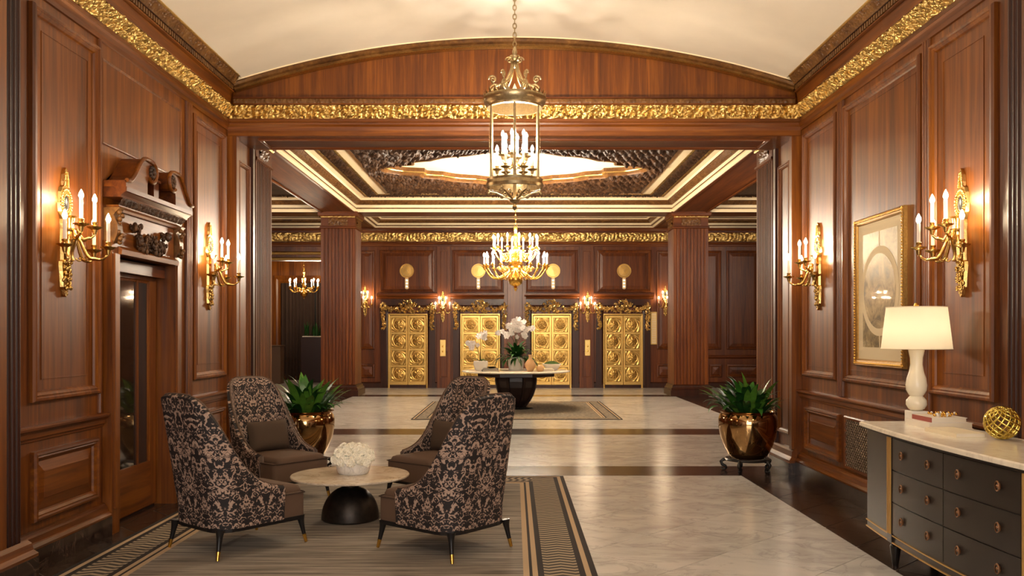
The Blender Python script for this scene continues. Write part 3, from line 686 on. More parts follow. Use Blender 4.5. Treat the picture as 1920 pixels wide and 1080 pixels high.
# ------------------------------------------------------------------ far hall: columns, beams, coffers
BZ = 4.71
def column(cx, y0, wdt=0.88):
    """fluted square pier with capital and moulded base; front face at y0"""
    e = empty('column', (cx, y0 + wdt / 2, 0))
    h = wdt / 2
    shaft = []
    nfl = 9; seg = (wdt - 0.10) / nfl
    for side_ in range(4):
        ang = side_ * PI / 2; pts = [(-h, -h)]
        for k in range(nfl):
            a0 = -h + 0.05 + k * seg + 0.018; a1 = a0 + seg - 0.036
            for t in np.linspace(0, PI, 5): pts.append(((a0 + a1) / 2 - (a1 - a0) / 2 * math.cos(t), -h + 0.024 * math.sin(t)))
        shaft += [(x * math.cos(ang) - y * math.sin(ang), x * math.sin(ang) + y * math.cos(ang)) for x, y in pts]
    m = MB(); q = len(shaft); m.add([(x, y, z) for z in (0.28, 4.30) for x, y in shaft], [(i, (i + 1) % q, (i + 1) % q + q, i + q) for i in range(q)]); m.build('shaft', 'red_z', e, smooth=30)
    def sq(prof, name, mat):
        m = MB(); vs = []
        for (o, z) in prof: r = h + o; vs += [(-r, -r, z), (r, -r, z), (r, r, z), (-r, r, z)]
        m.add(vs, [(j * 4 + i, j * 4 + (i + 1) % 4, (j + 1) * 4 + (i + 1) % 4, (j + 1) * 4 + i) for j in range(len(prof) - 1) for i in range(4)]); m.build(name, mat, e, smooth=0)
    sq([(0.09, 0.0), (0.09, 0.14), (0.07, 0.15), (0.075, 0.19), (0.045, 0.22), (0.04, 0.26), (0.0, 0.29)], 'column_base', 'darkwood_z')
    sq([(0.0, 4.28), (0.03, 4.30), (0.03, 4.33), (0.0, 4.35), (0.0, 4.56), (0.03, 4.59), (0.06, 4.62), (0.07, 4.66), (0.07, 4.712), (0.0, 4.712)], 'capital', 'red_x')
    for side_ in range(4):
        ang = side_ * PI / 2; m = MB()
        relief(m, lambda U, V, hh: (U - h * 0.55, -h - hh, 4.36 + V), wdt * 0.55, 0.19, 0.24, 0.04, 0.02, 0.016)
        o = m.build('capital_carving', 'carved', e, smooth=180); o.rotation_euler = (0, 0, ang)
        m = MB(); relief(m, lambda U, V, hh: (U - h, -h - 0.03 - hh, 4.565 + V), wdt, 0.045, 0.06, 0.02, 0.012, 0.011); o = m.build('egg_band', 'gold_leaf', e, smooth=180); o.rotation_euler = (0, 0, ang)
    return e
for cx, y0, lab in ((-4.51, 22.4, 'fluted mahogany column beside the elevators, nearer the curtained doorway'), (4.53, 22.4, 'fluted mahogany column beside the elevators, by the cream directory board'),
                    (-4.46, 13.62, 'fluted mahogany column half hidden behind the opening, above the leafy plant beside the chairs'), (4.46, 13.62, 'fluted mahogany column half hidden behind the opening, by the large brass planter')):
    tag(column(cx, y0), lab, 'column', 'square fluted columns of the far hall', kind='structure')
ZT = 5.6
for i, (x0, x1, y0, y1, lab) in enumerate(((-4.95, -4.07, YB, YF + 0.1, 'brown ceiling beam running over the columns towards the curtained doorway'), (4.07, 4.95, YB, YF + 0.1, 'brown ceiling beam running over the columns above the brass planter'),
                              (-9.6, -4.95, 13.62, 14.50, 'short brown cross beam over the aisle, nearer, doorway side'), (-4.07, 4.07, 13.62, 14.50, 'brown cross beam between the two nearer fluted columns'), (4.95, 9.6, 13.62, 14.50, 'short brown cross beam over the aisle, nearer, planter side'),
                              (-9.6, -4.95, 22.4, 23.3, 'short brown cross beam over the aisle, farther, doorway side'), (-4.07, 4.07, 22.4, 23.3, 'brown cross beam between the two farther fluted columns'), (4.95, 9.6, 22.4, 23.3, 'short brown cross beam over the aisle, farther, planter side'))):
    m = MB(); m.box(x0, x1, y0, y1, BZ, ZT); o = m.build('trim_%d' % (i + 1), 'beam_y' if i < 2 else 'red_x', smooth=0)
    tag(o, lab, 'beam', kind='structure')
    if i < 2:
        fr = lambda a, z, h: (z, a, BZ - h)
        for e0, e1 in ((x0, x0 + 0.05), (x1 - 0.05, x1)):
            m = MB(); fbox(m, fr, YB, YF, e0, e1, 0, 0.025); m.build('beam_edge', 'red_y', o, smooth=0)
def coffer(x0, x1, y0, y1, label, prof, top, carve=None, name='ceiling'):
    """stepped coffer inside a rectangle; prof = [(inset, z, material of the strip that follows)]"""
    fr = lambda a, z, h: (a, z, h)
    m = MB(); e = prof[-1][0]
    if top: m.add([(x0 + e, y0 + e, prof[-1][1]), (x1 - e, y0 + e, prof[-1][1]), (x1 - e, y1 - e, prof[-1][1]), (x0 + e, y1 - e, prof[-1][1])], [(0, 3, 2, 1)])
    else: m.box(x0 - 0.02, x1 + 0.02, y0 - 0.02, y1 + 0.02, ZT, ZT + 0.05)
    root = m.build(name, top or 'cream_paint', smooth=0); tag(root, label, 'ceiling', kind='structure')
    for (d0, z0, mt), (d1, z1, _) in zip(prof[:-1], prof[1:]):
        nm, mat, amp = mt
        if amp:
            m = MB(); H = math.hypot(d1 - d0, z1 - z0); nd, nz = (z1 - z0) / H, -(d1 - d0) / H   # normal pointing down / inwards
            for sd in range(4):
                L = (x1 - x0) if sd % 2 == 0 else (y1 - y0)
                def fn(U, V, h, sd=sd, L=L):
                    t = V / H; d = d0 + (d1 - d0) * t + nd * h; z = z0 + (z1 - z0) * t + nz * h
                    dd = d0 + (d1 - d0) * t; q = dd + U / L * (L - 2 * dd)
                    if sd == 0: return x0 + q, y0 + d, z
                    if sd == 2: return x0 + q, y1 - d, z
                    if sd == 1: return x0 + d, y0 + q, z
                    return x1 - d, y0 + q, z
                relief(m, fn, L, H, min(0.3, H * 1.6), amp, 0.03 if H > 0.2 else 0.022, 0.03 if H > 0.2 else 0.018)
            m.build(nm, mat, root, smooth=180)
        else:
            m = MB(); vs = []
            for d, z in ((d0, z0), (d1, z1)): vs += [(x0 + d, y0 + d, z), (x1 - d, y0 + d, z), (x1 - d, y1 - d, z), (x0 + d, y1 - d, z)]
            m.add(vs, [(i, (i + 1) % 4, 4 + (i + 1) % 4, 4 + i) for i in range(4)]); m.build(nm, mat, root, smooth=0)
    return root
CR, BR = ('cream_band', 'cream_paint', 0), ('brown_fillet', 'carved', 0)
PROF = [(0.0, 4.705, CR), (0.012, 4.775, CR), (0.04, 4.782, BR), (0.04, 4.81, BR), (0.02, 4.815, CR), (0.03, 4.885, BR), (0.05, 4.89, ('carved_band', 'carved', 0.03)), (0.15, 4.985, BR), (0.17, 4.99, CR), (0.19, 5.03, CR), (0.29, 5.045, BR),
        (0.30, 5.06, ('bead_row', 'gold_leaf', 0.03)), (0.36, 5.06, ('carved_foliage', 'carved_dark', 0.05)), (0.63, 5.06, ('bead_row', 'gold_leaf', 0.03)), (0.69, 5.06, CR), (0.88, 5.055, ('rose_fillet', 'carved', 0)), (0.90, 5.03, ('rose_fillet', 'carved', 0)), (0.95, 5.05, BR), (0.96, 5.06, BR)]
cx0, cx1, cy0, cy1 = -4.07, 4.07, 14.50, 22.4
main = coffer(cx0, cx1, cy0, cy1, 'richly carved coffered ceiling with cream cartouche above the chandelier', PROF, None)
# carved field around a recessed cartouche
q = [(0, 1.68), (0.55, 1.58), (0.85, 1.38), (1.3, 1.22), (1.55, 0.95), (1.9, 0.82), (1.93, 0.55), (2.35, 0.45), (2.6, 0.22), (2.68, 0.0)]
out = [(x, y) for x, y in q] + [(x, -y) for x, y in q[-2::-1]] + [(-x, -y) for x, y in q[1:]] + [(-x, y) for x, y in q[-2:0:-1]]
ox, oy = 0.0, (cy0 + cy1) / 2 - 0.15
def radial(pts, n=540):
    th = np.array([math.atan2(y, x) for x, y in pts]); r = np.array([math.hypot(x, y) for x, y in pts]); o = np.argsort(th); th, r = th[o], r[o]
    t = np.linspace(-PI, PI, n + 1); return t, np.interp(t, np.r_[th[-1] - 2 * PI, th, th[0] + 2 * PI], np.r_[r[-1], r, r[0]])
t, Ri = radial(out)
hx, hy0, hy1 = 4.07 - 0.95, cy0 + 0.95 - oy, cy1 - 0.95 - oy
ct, st_ = np.cos(t), np.sin(t)
Ro = np.minimum(hx / np.maximum(np.abs(ct), 1e-6), np.where(st_ > 0, hy1, -hy0) / np.maximum(np.abs(st_), 1e-6))
nr = 60; fr_ = np.linspace(0, 1, nr)
R = Ri[:, None] + 0.16 + (Ro - Ri - 0.16)[:, None] * fr_[None, :]
X = ox + R * ct[:, None]; Y = oy + R * st_[:, None]
hh = 0.5 + 0.5 * np.sin(X * 13 + 2.5 * np.sin(Y * 8)) * np.sin(Y * 14 + 2.2 * np.sin(X * 9)) + 0.6 * np.sin(X * 31 + Y * 13) * np.sin(Y * 27 - X * 9)
edge = np.clip(np.minimum(fr_, 1 - fr_) * 12, 0, 1)[None, :]
Z = 5.06 - 0.09 * np.clip(hh, 0, 1.5) * edge
m = MB(); m.arr(np.stack([X, Y, Z], -1)); m.build('carved_field', 'carved_dark', main, smooth=180)
def cart(name, mat, prof):
    m = MB(); A = np.stack([np.stack([ox + (Ri + d) * ct, oy + (Ri + d) * st_, np.full_like(t, z)], -1) for d, z in prof], 1); m.arr(A); m.build(name, mat, main, smooth=25)
cart('cartouche_moulding', 'carved', [(0.16, 5.06), (0.15, 5.0), (0.11, 4.99), (0.09, 5.01), (0.085, 5.06)])
cart('cartouche_bead', 'gold_leaf', [(0.085, 5.06), (0.06, 5.05), (0.03, 5.06), (0.02, 5.08)])
cart('cartouche_riser', 'carved', [(0.02, 5.08), (0.0, 5.09), (0.0, 5.16)])
m = MB(); m.add([(ox + r * c, oy + r * s, 5.16) for r, c, s in zip(Ri[:-1], ct[:-1], st_[:-1])] + [(ox, oy, 5.16)], [(i, (i + 1) % (len(t) - 1), len(t) - 1) for i in range(len(t) - 1)]); m.build('cartouche_panel', 'cream_paint', main, smooth=0)
PS = PROF[:13] + [(0.60, 5.06, CR)]
coffer(-9.6, -4.95, 14.50, 22.4, 'carved coffered ceiling bay over the aisle towards the curtained doorway', PS, 'carved_dark')
coffer(4.95, 9.6, 14.50, 22.4, 'carved coffered ceiling bay over the aisle behind the brass planter', PS, 'carved_dark')
PB = [(0.0, 4.705, CR), (0.01, 4.765, BR), (0.04, 4.77, BR), (0.05, 4.795, CR), (0.07, 4.85, BR), (0.14, 4.90, BR), (0.16, 4.95, CR), (0.2, 4.98, BR), (0.24, 4.985, CR)]
for x0, x1, lab in ((-9.6, -4.95, 'narrow ceiling bay before the curtained doorway'), (-4.07, 4.07, 'narrow stepped ceiling bay in front of the elevators'), (4.95, 9.6, 'narrow ceiling bay in the corner past the directory board')):
    coffer(x0, x1, 23.3, YF - 0.02, lab, PB, 'carved')
for x0, x1, lab in ((-9.6, -4.95, 'plain ceiling bay behind the arch wall, doorway side'), (-4.07, 4.07, 'plain ceiling bay just past the wide opening'), (4.95, 9.6, 'plain ceiling bay behind the arch wall, planter side')):
    m = MB(); m.box(x0, x1, YB, 13.62, 5.0, 5.1); tag(m.build('ceiling', 'cream_paint', smooth=0), lab, 'ceiling', kind='structure')

# far hall side walls
for s, nm in ((-1, 'wall_hall_left'), (1, 'wall_hall_right')):
    a, b = sorted((s * 9.6, s * 9.9)); m = MB(); m.box(a, b, YB, 32.0, -0.01, 5.7)
    tag(m.build(nm, 'red_z', smooth=0), 'mahogany side wall of the far hall, %s side' % ('doorway' if s < 0 else 'planter'), 'wall', kind='structure')
# elevator wall, with an open doorway at its left end
OX0, OX1, OZ = -9.3, -5.05, 3.76
m = MB(); pl = [(OX1, -0.01), (9.6, -0.01), (9.6, 5.7), (-9.6, 5.7), (-9.6, -0.01), (OX0, -0.01), (OX0, OZ), (OX1, OZ)]
m.prism(pl, YF, YF + 0.35); wall_far = m.build('wall_far', 'red_z', smooth=0)
tag(wall_far, 'panelled mahogany elevator wall under a gilded frieze', 'wall', kind='structure')
for x0, x1 in ((-9.6, 9.6),):
    m = MB(); relief(m, lambda U, V, h: (x0 + U, YF - 0.05 - 0.05 * V / 0.25 - h, 4.31 + V), x1 - x0, 0.25, 0.42, 0.06, 0.026, 0.02); m.build('gold_frieze', 'gold_leaf', wall_far, smooth=180)
    m = MB(); sweep(m, FAR, x0, x1, [(0, 4.16), (0.02, 4.17), (0.03, 4.22), (0.06, 4.24), (0.08, 4.28), (0.05, 4.30), (0.05, 4.31)]); m.build('architrave', 'red_x', wall_far, smooth=0)
    m = MB(); sweep(m, FAR, x0, x1, [(0.10, 4.56), (0.11, 4.58), (0.11, 4.62), (0.15, 4.66), (0.17, 4.70), (0.0, 4.72)]); m.build('cornice', 'red_x', wall_far, smooth=0)
def fx(px): return (px - VX) * YF / F
def fz(py): return CAM_H - (py - VY) * YF / F
PANELS = [(674, 703, 470, 655), (674, 703, 682, 708), (1231, 1262, 470, 655), (1231, 1262, 682, 708), (1272, 1352, 470, 655), (1362, 1424, 470, 655), (1330, 1353, 683, 707), (1362, 1424, 683, 707), (1430, 1500, 470, 655)]
for a, b, c, d in PANELS: panel(wall_far, FAR, fx(a), fx(b), fz(d), fz(c), 'red_z', k=1.4)
for a, b in ((712, 815), (848, 944), (985, 1083), (1119, 1221)): panel(wall_far, FAR, fx(a), fx(b), fz(548), fz(469), 'red_z', bevel=True, k=1.5)
for a, b in ((707, 821), (842, 946), (983, 1086), (1112, 1225)):
    m = MB(); sweep(m, FAR, fx(a), fx(b), [(0, 2.62), (0.04, 2.63), (0.06, 2.67), (0.13, 2.70), (0.15, 2.74), (0.15, 2.78), (0, 2.80)]); m.build('ledge', 'red_x', wall_far, smooth=0)
for a, b in ((820, 845), (945, 986), (1086, 1113)):
    m = MB(); fbox(m, FAR, fx(a), fx(b), 0.0, 4.16, 0.0, 0.10); p = m.build('pilaster', 'red_z', wall_far, smooth=0)
    m = MB(); fr = lambda A, z, h: (A, YF - 0.10 - h, z)
    ring(m, fr, fx(a) + 0.07, fx(b) - 0.07, 0.30, 1.1, [(0, 0), (0, 0.015), (0.03, 0.015), (0.04, 0.0)]); ring(m, fr, fx(a) + 0.07, fx(b) - 0.07, 1.2, 4.05, [(0, 0), (0, 0.015), (0.03, 0.015), (0.04, 0.0)])
    m.build('pilaster_moulding', 'red_z', p, smooth=0)
m = MB(); sweep(m, FAR, OX1, 9.6, [(0, 0), (0.03, 0), (0.03, 0.14), (0.0, 0.17)]); m.build('baseboard', 'darkwood_z', wall_far, smooth=0)
m = MB(); sweep(m, FAR, 4.9, 9.6, [(0, 0.86), (0.05, 0.9), (0.06, 0.95), (0, 0.97)]); m.build('chair_rail', 'red_x', wall_far, smooth=0)
# mouldings over the open doorway
m = MB(); sweep(m, FAR, OX0, OX1, [(0, 3.76), (0.03, 3.77), (0.05, 3.82), (0.03, 3.85)]); m.build('doorway_moulding', 'gold_leaf', wall_far, smooth=0)
m = MB(); sweep(m, FAR, OX0, OX1, [(0, 3.92), (0.04, 3.93), (0.07, 3.99), (0.03, 4.02)]); m.build('doorway_moulding', 'gold_leaf', wall_far, smooth=0)
# room beyond the doorway
YR = 30.4
m = MB(); m.box(-9.6, -3.0, YR, YR + 0.2, -0.01, 5.0); wall_room = m.build('wall_room_back', 'wood_z', smooth=0); tag(wall_room, 'warm wooden wall of the curtained room beyond the doorway', 'wall', kind='structure')
m = MB(); m.box(-3.2, -3.0, YF + 0.35, YR, -0.01, 5.0); tag(m.build('wall_room_side', 'wood_z', smooth=0), 'wooden side wall of the curtained room', 'wall', kind='structure')
m = MB(); m.box(-9.6, -3.0, YF + 0.35, YR + 0.2, 4.6, 4.7); tag(m.build('ceiling', 'carved', smooth=0), 'brown ceiling of the curtained room beyond the doorway', 'ceiling', kind='structure')
RB = lambda a, z, h: (a, YR - h, z)
m = MB(); ring(m, RB, -8.35, -3.6, 0.0, 3.62, [(0, 0), (0, 0.06), (0.1, 0.08), (0.16, 0.05), (0.2, 0.06), (0.26, 0.0)]); m.build('doorway_casing', 'wood_z', wall_room, smooth=0)
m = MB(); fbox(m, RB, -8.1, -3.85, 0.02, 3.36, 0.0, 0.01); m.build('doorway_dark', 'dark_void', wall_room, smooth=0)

# ------------------------------------------------------------------ elevators
ELX = [-3.13, -1.0, 1.1, 3.21]
EH, EW = 2.13, 1.10
def heightgrid(n, sx, sz, fn):
    m = MB(); us = np.linspace(-0.5, 0.5, n); U, V = np.meshgrid(us, us, indexing='ij'); m.arr(np.stack([U * sx, -fn(U, V), V * sz], -1)); return m
def ros(U, V):
    r = np.hypot(U, V); th = np.arctan2(V, U)
    h = np.where(r < 0.34, 0.055 * np.sqrt(np.clip(1 - (r / 0.34) ** 2, 0, 1)) * (0.8 + 0.2 * np.cos(8 * th)), 0)
    h += np.where(r < 0.08, 0.02, 0) + 0.022 * np.exp(-((r - 0.39) / 0.03) ** 2)
    h += np.where(r > 0.44, 0.012 * (0.5 + 0.5 * np.cos(28 * r + 6 * th)), 0)
    return h
ros_me = heightgrid(41, 0.40, 0.40, ros).mesh('rosette', 'door_gold', 180)
fm = MB(); ring(fm, lambda a, z, h: (a, -h, z), -0.225, 0.225, -0.225, 0.225, [(0, 0), (0.0, 0.016), (0.012, 0.016), (0.025, 0.0)]); frame_me = fm.mesh('panel_frame', 'door_gold', 0)
lm = MB(); lm.bbox(0.004, EW / 2 - 0.01, -0.02, 0.0, 0.01, EH, 0.006); leaf_me = lm.mesh('door_leaf', 'door_gold', 0)
jm = MB(); ring(jm, lambda a, z, h: (a, -h, z), -EW / 2 - 0.03, EW / 2 + 0.03, -0.06, EH + 0.05, [(0, 0), (0, 0.035), (0.025, 0.035), (0.05, 0.02)]); jamb_me = jm.mesh('door_frame', 'door_gold', 0)
gm = MB(); rg = random.Random(11)
def leafblob(c, s):
    a = rg.uniform(0, 2 * PI); M = T(*c, rz=rg.uniform(-0.6, 0.6), rx=rg.uniform(-0.6, 0.6), ry=a)
    gm.add([(0, 0, -s), (s * 0.45, -s * 0.25, 0), (0, -s * 0.5, s * 0.1), (-s * 0.45, -s * 0.25, 0), (0, -s * 0.1, s)], [(0, 1, 2), (0, 2, 3), (4, 2, 1), (4, 3, 2), (0, 3, 4, 1)], M)
def cluster(cx, cz, rx, rz_, n, s=0.05, dep=0.10):
    for _ in range(n):
        t, r = rg.uniform(0, 2 * PI), math.sqrt(rg.random()); leafblob((cx + rx * r * math.cos(t), -0.03 - dep * (1 - r * r) * rg.uniform(0.5, 1), cz + rz_ * r * math.sin(t)), s * rg.uniform(0.7, 1.3))
        if rg.random() < 0.35: gm.sphere((cx + rx * r * math.cos(t), -0.04 - dep * rg.uniform(0.4, 0.9), cz + rz_ * r * math.sin(t)), s * rg.uniform(0.35, 0.6), 5, 4)
cluster(0, EH + 0.29, 0.27, 0.16, 80); cluster(0, EH + 0.14, 0.34, 0.06, 30)
for s in (-1, 1):
    for k in range(7): cluster(s * (0.34 + k * 0.055), EH + 0.20 - 0.06 * math.sin(k / 6 * PI) + k * 0.01, 0.06, 0.07, 9)
    cluster(s * 0.70, EH + 0.27, 0.09, 0.11, 26); 
    for k in range(8): cluster(s * (0.71 + 0.015 * math.sin(k)), EH + 0.14 - k * 0.075, 0.075 - 0.004 * k, 0.05, 9, 0.045)
gar_me = gm.mesh('gilt_garland', 'garland_gold', 0)
POS = ('far left elevator doors, beside the fluted column and narrow panel', 'second elevator doors from the curtained side, behind the small orchid', 'third elevator doors, behind the round table', 'far right elevator doors, next to the cream directory board')
for i, x in enumerate(ELX):
    e = empty('door_%d' % (i + 2), (x, YF, 0)); tag(e, 'pair of embossed gilt ' + POS[i], 'elevator door', 'gilt elevator doors', kind='structure')
    link('door_frame', jamb_me, e, (0, -0.03, 0))
    m = MB(); ring(m, lambda a, z, h: (a, -h, z), -EW / 2 - 0.25, EW / 2 + 0.25, -0.1, EH + 0.48, [(0, 0), (0, 0.05), (0.17, 0.05), (0.22, 0.03)]); m.build('door_surround', 'darkwood_z', e, smooth=0)
    for s in (-1, 1):
        lf = link('door_leaf', leaf_me, e, (0, -0.02, 0)) if s > 0 else link('door_leaf', leaf_me, e, (-EW / 2 + 0.006, -0.02, 0))
        for k in range(4):
            lx, lz = EW / 4 - 0.003, 0.16 + 0.24 + k * 0.485
            link('rosette', ros_me, lf, (lx, -0.021, lz)); link('panel_frame', frame_me, lf, (lx, -0.02, lz))
    g = link('gilt_garland', gar_me, e, (0, -0.05, 0)); g['kind'] = 'stuff'
# floor indicator dials
dm = MB(); dm.lathe([(0, 0.03), (0.02, 0.028), (0.17, 0.024), (0.18, 0.034), (0.205, 0.034), (0.212, 0.0)], 36, Matrix.Rotation(PI / 2, 4, 'X')); dial_me = dm.mesh('dial', 'dial_gold', 35)
tm = MB()
for k in range(24):
    a = 2 * PI * k / 24; tm.box(0.125, 0.16, -0.032, -0.024, -0.004, 0.004, Matrix.Rotation(a, 4, 'Y'))
tick_me = tm.mesh('dial_ticks', 'old_brass', 0)
hm = MB(); hm.add([(-0.006, -0.036, -0.03), (0.006, -0.036, -0.03), (0.002, -0.036, 0.13), (-0.002, -0.036, 0.13)], [(0, 1, 2, 3)]); hand_me = hm.mesh('dial_hand', 'old_brass', 0)
pm = MB(); pm.prism([(0.055 * math.cos(t), (0.12 if math.sin(t) > 0 else -0.12) + 0.05 * math.sin(t)) for t in np.linspace(0, 2 * PI, 17)[:-1]], -0.03, 0.0); pend_me = pm.mesh('lantern_plate', 'plate_cream', 0)
lm = MB(); [lm.sphere((0, -0.03, z), 0.03, 8, 5, sc3=(1, 0.4, 1)) for z in (0.09, 0.0, -0.09)]; lens_me = lm.mesh('call_lens', 'dial_lens', 180)
for i, px in enumerate((763, 897, 1037, 1170)):
    e = empty('floor_indicator', (fx(px), YF - 0.022, fz(508))); tag(e, 'round gilt floor indicator dial above the ' + ('first elevator from the curtained side', 'second elevator from the curtained side', 'third elevator from the curtained side', 'elevator by the directory board')[i], 'indicator', 'elevator floor indicator dials')
    link('dial', dial_me, e); link('dial_ticks', tick_me, e)['kind'] = 'stuff'; link('dial_hand', hand_me, e, rot=(0, [-0.6, 0.3, -0.2, 0.7][i], 0)); link('indicator_plate', pend_me, e, (0, 0.015, -0.37)); link('call_lens', lens_me, e, (0, 0.015, -0.37))
def plate(name, px, py0, py1, wdt, mat, lab, cat, extra):
    e = empty(name, (fx(px), YF - (0.10 if extra == 'b' else 0.0), fz(py1))); h = fz(py0) - fz(py1); tag(e, lab, cat)
    m = MB(); m.bbox(-wdt / 2, wdt / 2, -0.03, 0.0, 0, h, 0.008); m.build('plate', mat, e, smooth=0)
    if extra == 'b':
        for z in (0.3, 0.6):
            m = MB(); m.lathe([(0, 0.012), (0.025, 0.01), (0.03, 0)], 12, T(0, -0.03, h * z, rx=PI / 2)); m.build('call_button', 'gold', e)
    else:
        m = MB(); ring(m, lambda a, z, hh: (a, -0.03 - hh, z), -wdt / 2, wdt / 2, 0, h, [(0, 0), (0, 0.012), (0.02, 0.012), (0.03, 0)]); m.build('plate_rim', 'plate_gold', e, smooth=0)
        for r in range(12):
            m = MB(); m.box(-wdt * 0.3, wdt * 0.3, -0.033, -0.03, h * (0.1 + r * 0.07), h * (0.1 + r * 0.07) + 0.014); m.build('name_strip', 'plate_gold', e, smooth=0)
plate('call_plate', 831, 637, 668, 0.17, 'plate_gold', 'brass elevator call plate on the pilaster beneath the curtained-side sconce', 'call plate', 'b')
plate('call_plate', 1101, 637, 667, 0.16, 'plate_gold', 'brass elevator call plate on the pilaster nearer the directory board', 'call plate', 'b')
plate('directory_board', 1226, 585, 646, 0.20, 'plate_cream', 'tall cream directory board on the wall past the last elevator', 'directory', 'd')

# ------------------------------------------------------------------ candle fittings
def bulb_mesh(mat):
    m = MB(); m.lathe([(0, 0), (0.009, 0.002), (0.015, 0.016), (0.014, 0.028), (0.007, 0.045), (0, 0.058)], 8); return m.mesh('bulb', mat, 180)
B_SM = bulb_mesh('bulb_small'); B_SC, B_LA, B_CH = bulb_mesh('bulb_sconce'), bulb_mesh('bulb_lantern'), bulb_mesh('bulb_chandelier')
m = MB(); m.lathe([(0.013, 0), (0.013, 0.15), (0.008, 0.152)], 10); CANDLE = m.mesh('candle', 'candle', 40)
def pan_mesh(mat):
    m = MB(); m.lathe([(0, -0.045), (0.012, -0.045), (0.016, -0.03), (0.02, -0.012), (0.05, 0.002), (0.056, 0.01), (0.05, 0.008), (0.02, 0.006), (0.022, 0.02), (0.016, 0.026), (0.022, 0.042), (0.016, 0.046), (0.016, 0.04)], 14); return m.mesh('drip_pan', mat, 40)
PAN_B, PAN_O, PAN_G = pan_mesh('brass'), pan_mesh('old_brass'), pan_mesh('gold')
def candle_set(par, x, y, z, bulb, pan, scl=1.0, clen=1.0):
    link('drip_pan', pan, par, (x, y, z), scl=(scl,) * 3)
    link('candle', CANDLE, par, (x, y, z + 0.035 * scl), scl=(scl, scl, scl * clen))
    link('bulb', bulb, par, (x, y, z + (0.035 + 0.152 * clen) * scl), scl=(scl * 1.15,) * 3)
def sconce():
    """local: +X out of the wall, base of the drop at z = 0"""
    e = empty('wall_sconce')
    def plate_(pts, x0, x1, name, mat='brass'):
        m = MB(); q = len(pts); m.add([(x0, y, z) for y, z in pts] + [(x1, y * 0.86, z) for y, z in pts], [tuple(range(q)), tuple(range(2 * q - 1, q - 1, -1))] + [(i, i + q, (i + 1) % q + q, (i + 1) % q) for i in range(q)]); return m
    half = [(0.0, 0.0), (0.018, 0.015), (0.03, 0.05), (0.045, 0.07), (0.05, 0.12), (0.058, 0.18), (0.066, 0.22), (0.062, 0.25), (0.044, 0.26), (0.042, 0.36), (0.05, 0.38), (0.046, 0.48), (0.055, 0.52), (0.05, 0.55), (0.076, 0.60), (0.084, 0.66), (0.076, 0.74), (0.062, 0.775), (0.03, 0.79), (0.034, 0.82), (0.03, 0.87), (0.016, 0.90), (0.0, 0.92)]
    m = plate_(half + [(-y, z) for y, z in half[-2:0:-1]], 0.0, 0.022, 'b'); bp = m.build('backplate', 'brass', e, smooth=0)
    m = MB()
    for k in range(26):
        t = 2 * PI * k / 26; m.sphere((0.024, 0.07 * math.cos(t), 0.67 + 0.095 * math.sin(t)), 0.0095, 5, 4)
    for k in range(24):
        t = 2 * PI * k / 24; m.sphere((0.026, 0.045 * math.cos(t), 0.665 + 0.062 * math.sin(t)), 0.006, 5, 3)
    for k in range(9):
        for s in (-1, 1): m.sphere((0.024, s * (0.028 - 0.0022 * k), 0.79 + 0.012 * k), 0.0085, 5, 4)
    rl = random.Random(5)
    for k in range(46): m.sphere((0.022 + 0.02 * rl.random(), rl.uniform(-1, 1) * (0.05 if k % 2 else 0.03), rl.uniform(0.06, 0.25)), rl.uniform(0.007, 0.014), 5, 4, sc3=(1, 1, 1.4))
    for k in range(14): m.sphere((0.02, (-1) ** k * 0.014, 0.02 + k * 0.012), 0.009, 5, 4)
    o = m.build('backplate_beading', 'brass', bp, smooth=180); o['kind'] = 'stuff'
    m = MB(); m.sphere((0.022, 0, 0.665), 0.042, 14, 8, sc3=(0.25, 0.8, 1.35)); m.build('dark_medallion', 'black_metal', bp, smooth=180)
    m = MB(); m.lathe([(0, 0.25), (0.032, 0.255), (0.034, 0.27), (0.026, 0.29), (0.03, 0.33), (0.045, 0.38), (0.05, 0.42), (0.042, 0.46), (0.05, 0.475), (0.052, 0.485), (0.03, 0.49), (0.026, 0.52), (0.034, 0.56), (0.05, 0.575), (0.0, 0.58)], 14, T(0.045, 0, 0)); m.build('vase_body', 'brass', e)
    for ang, R, zc, z0, sag in ((-72, 0.22, 0.345, 0.44, 0.10), (0, 0.27, 0.345, 0.44, 0.10), (72, 0.22, 0.345, 0.44, 0.10), (-38, 0.16, 0.50, 0.47, 0.045), (38, 0.16, 0.50, 0.47, 0.045)):
        a = math.radians(ang); pts, rad = [], []
        for t in np.linspace(0, 1, 13):
            r = 0.03 + (R - 0.03) * (t ** 0.9); z = z0 + (zc - 0.045 - z0) * t - sag * math.sin(PI * t) * (1 if t > 0.15 else t / 0.15) + (0.02 * math.sin(PI * t * 4) * (1 - t)); pts.append((0.05 + r * math.cos(a), r * math.sin(a), z)); rad.append(0.0085 + 0.006 * math.sin(PI * min(1, t * 1.3)))
        m = MB(); m.tube(pts, rad, 7)
        # curled leaf beneath the arm
        mid = Vector(pts[6]); M = T(mid.x, mid.y, mid.z - 0.012, rz=a)
        m.tube([(0.045 * math.cos(t) * (1 - t / 9), 0, 0.035 * math.sin(t) * (1 - t / 9)) for t in np.linspace(PI, 3.2 * PI, 14)], 0.006, 5, M @ T(-0.05, 0, 0.02))
        ar = m.build('candle_arm', 'brass', e, smooth=180)
        candle_set(ar, pts[-1][0], pts[-1][1], zc, B_SC, PAN_B, 1.0, 0.98)
    return e
sc0 = sconce()
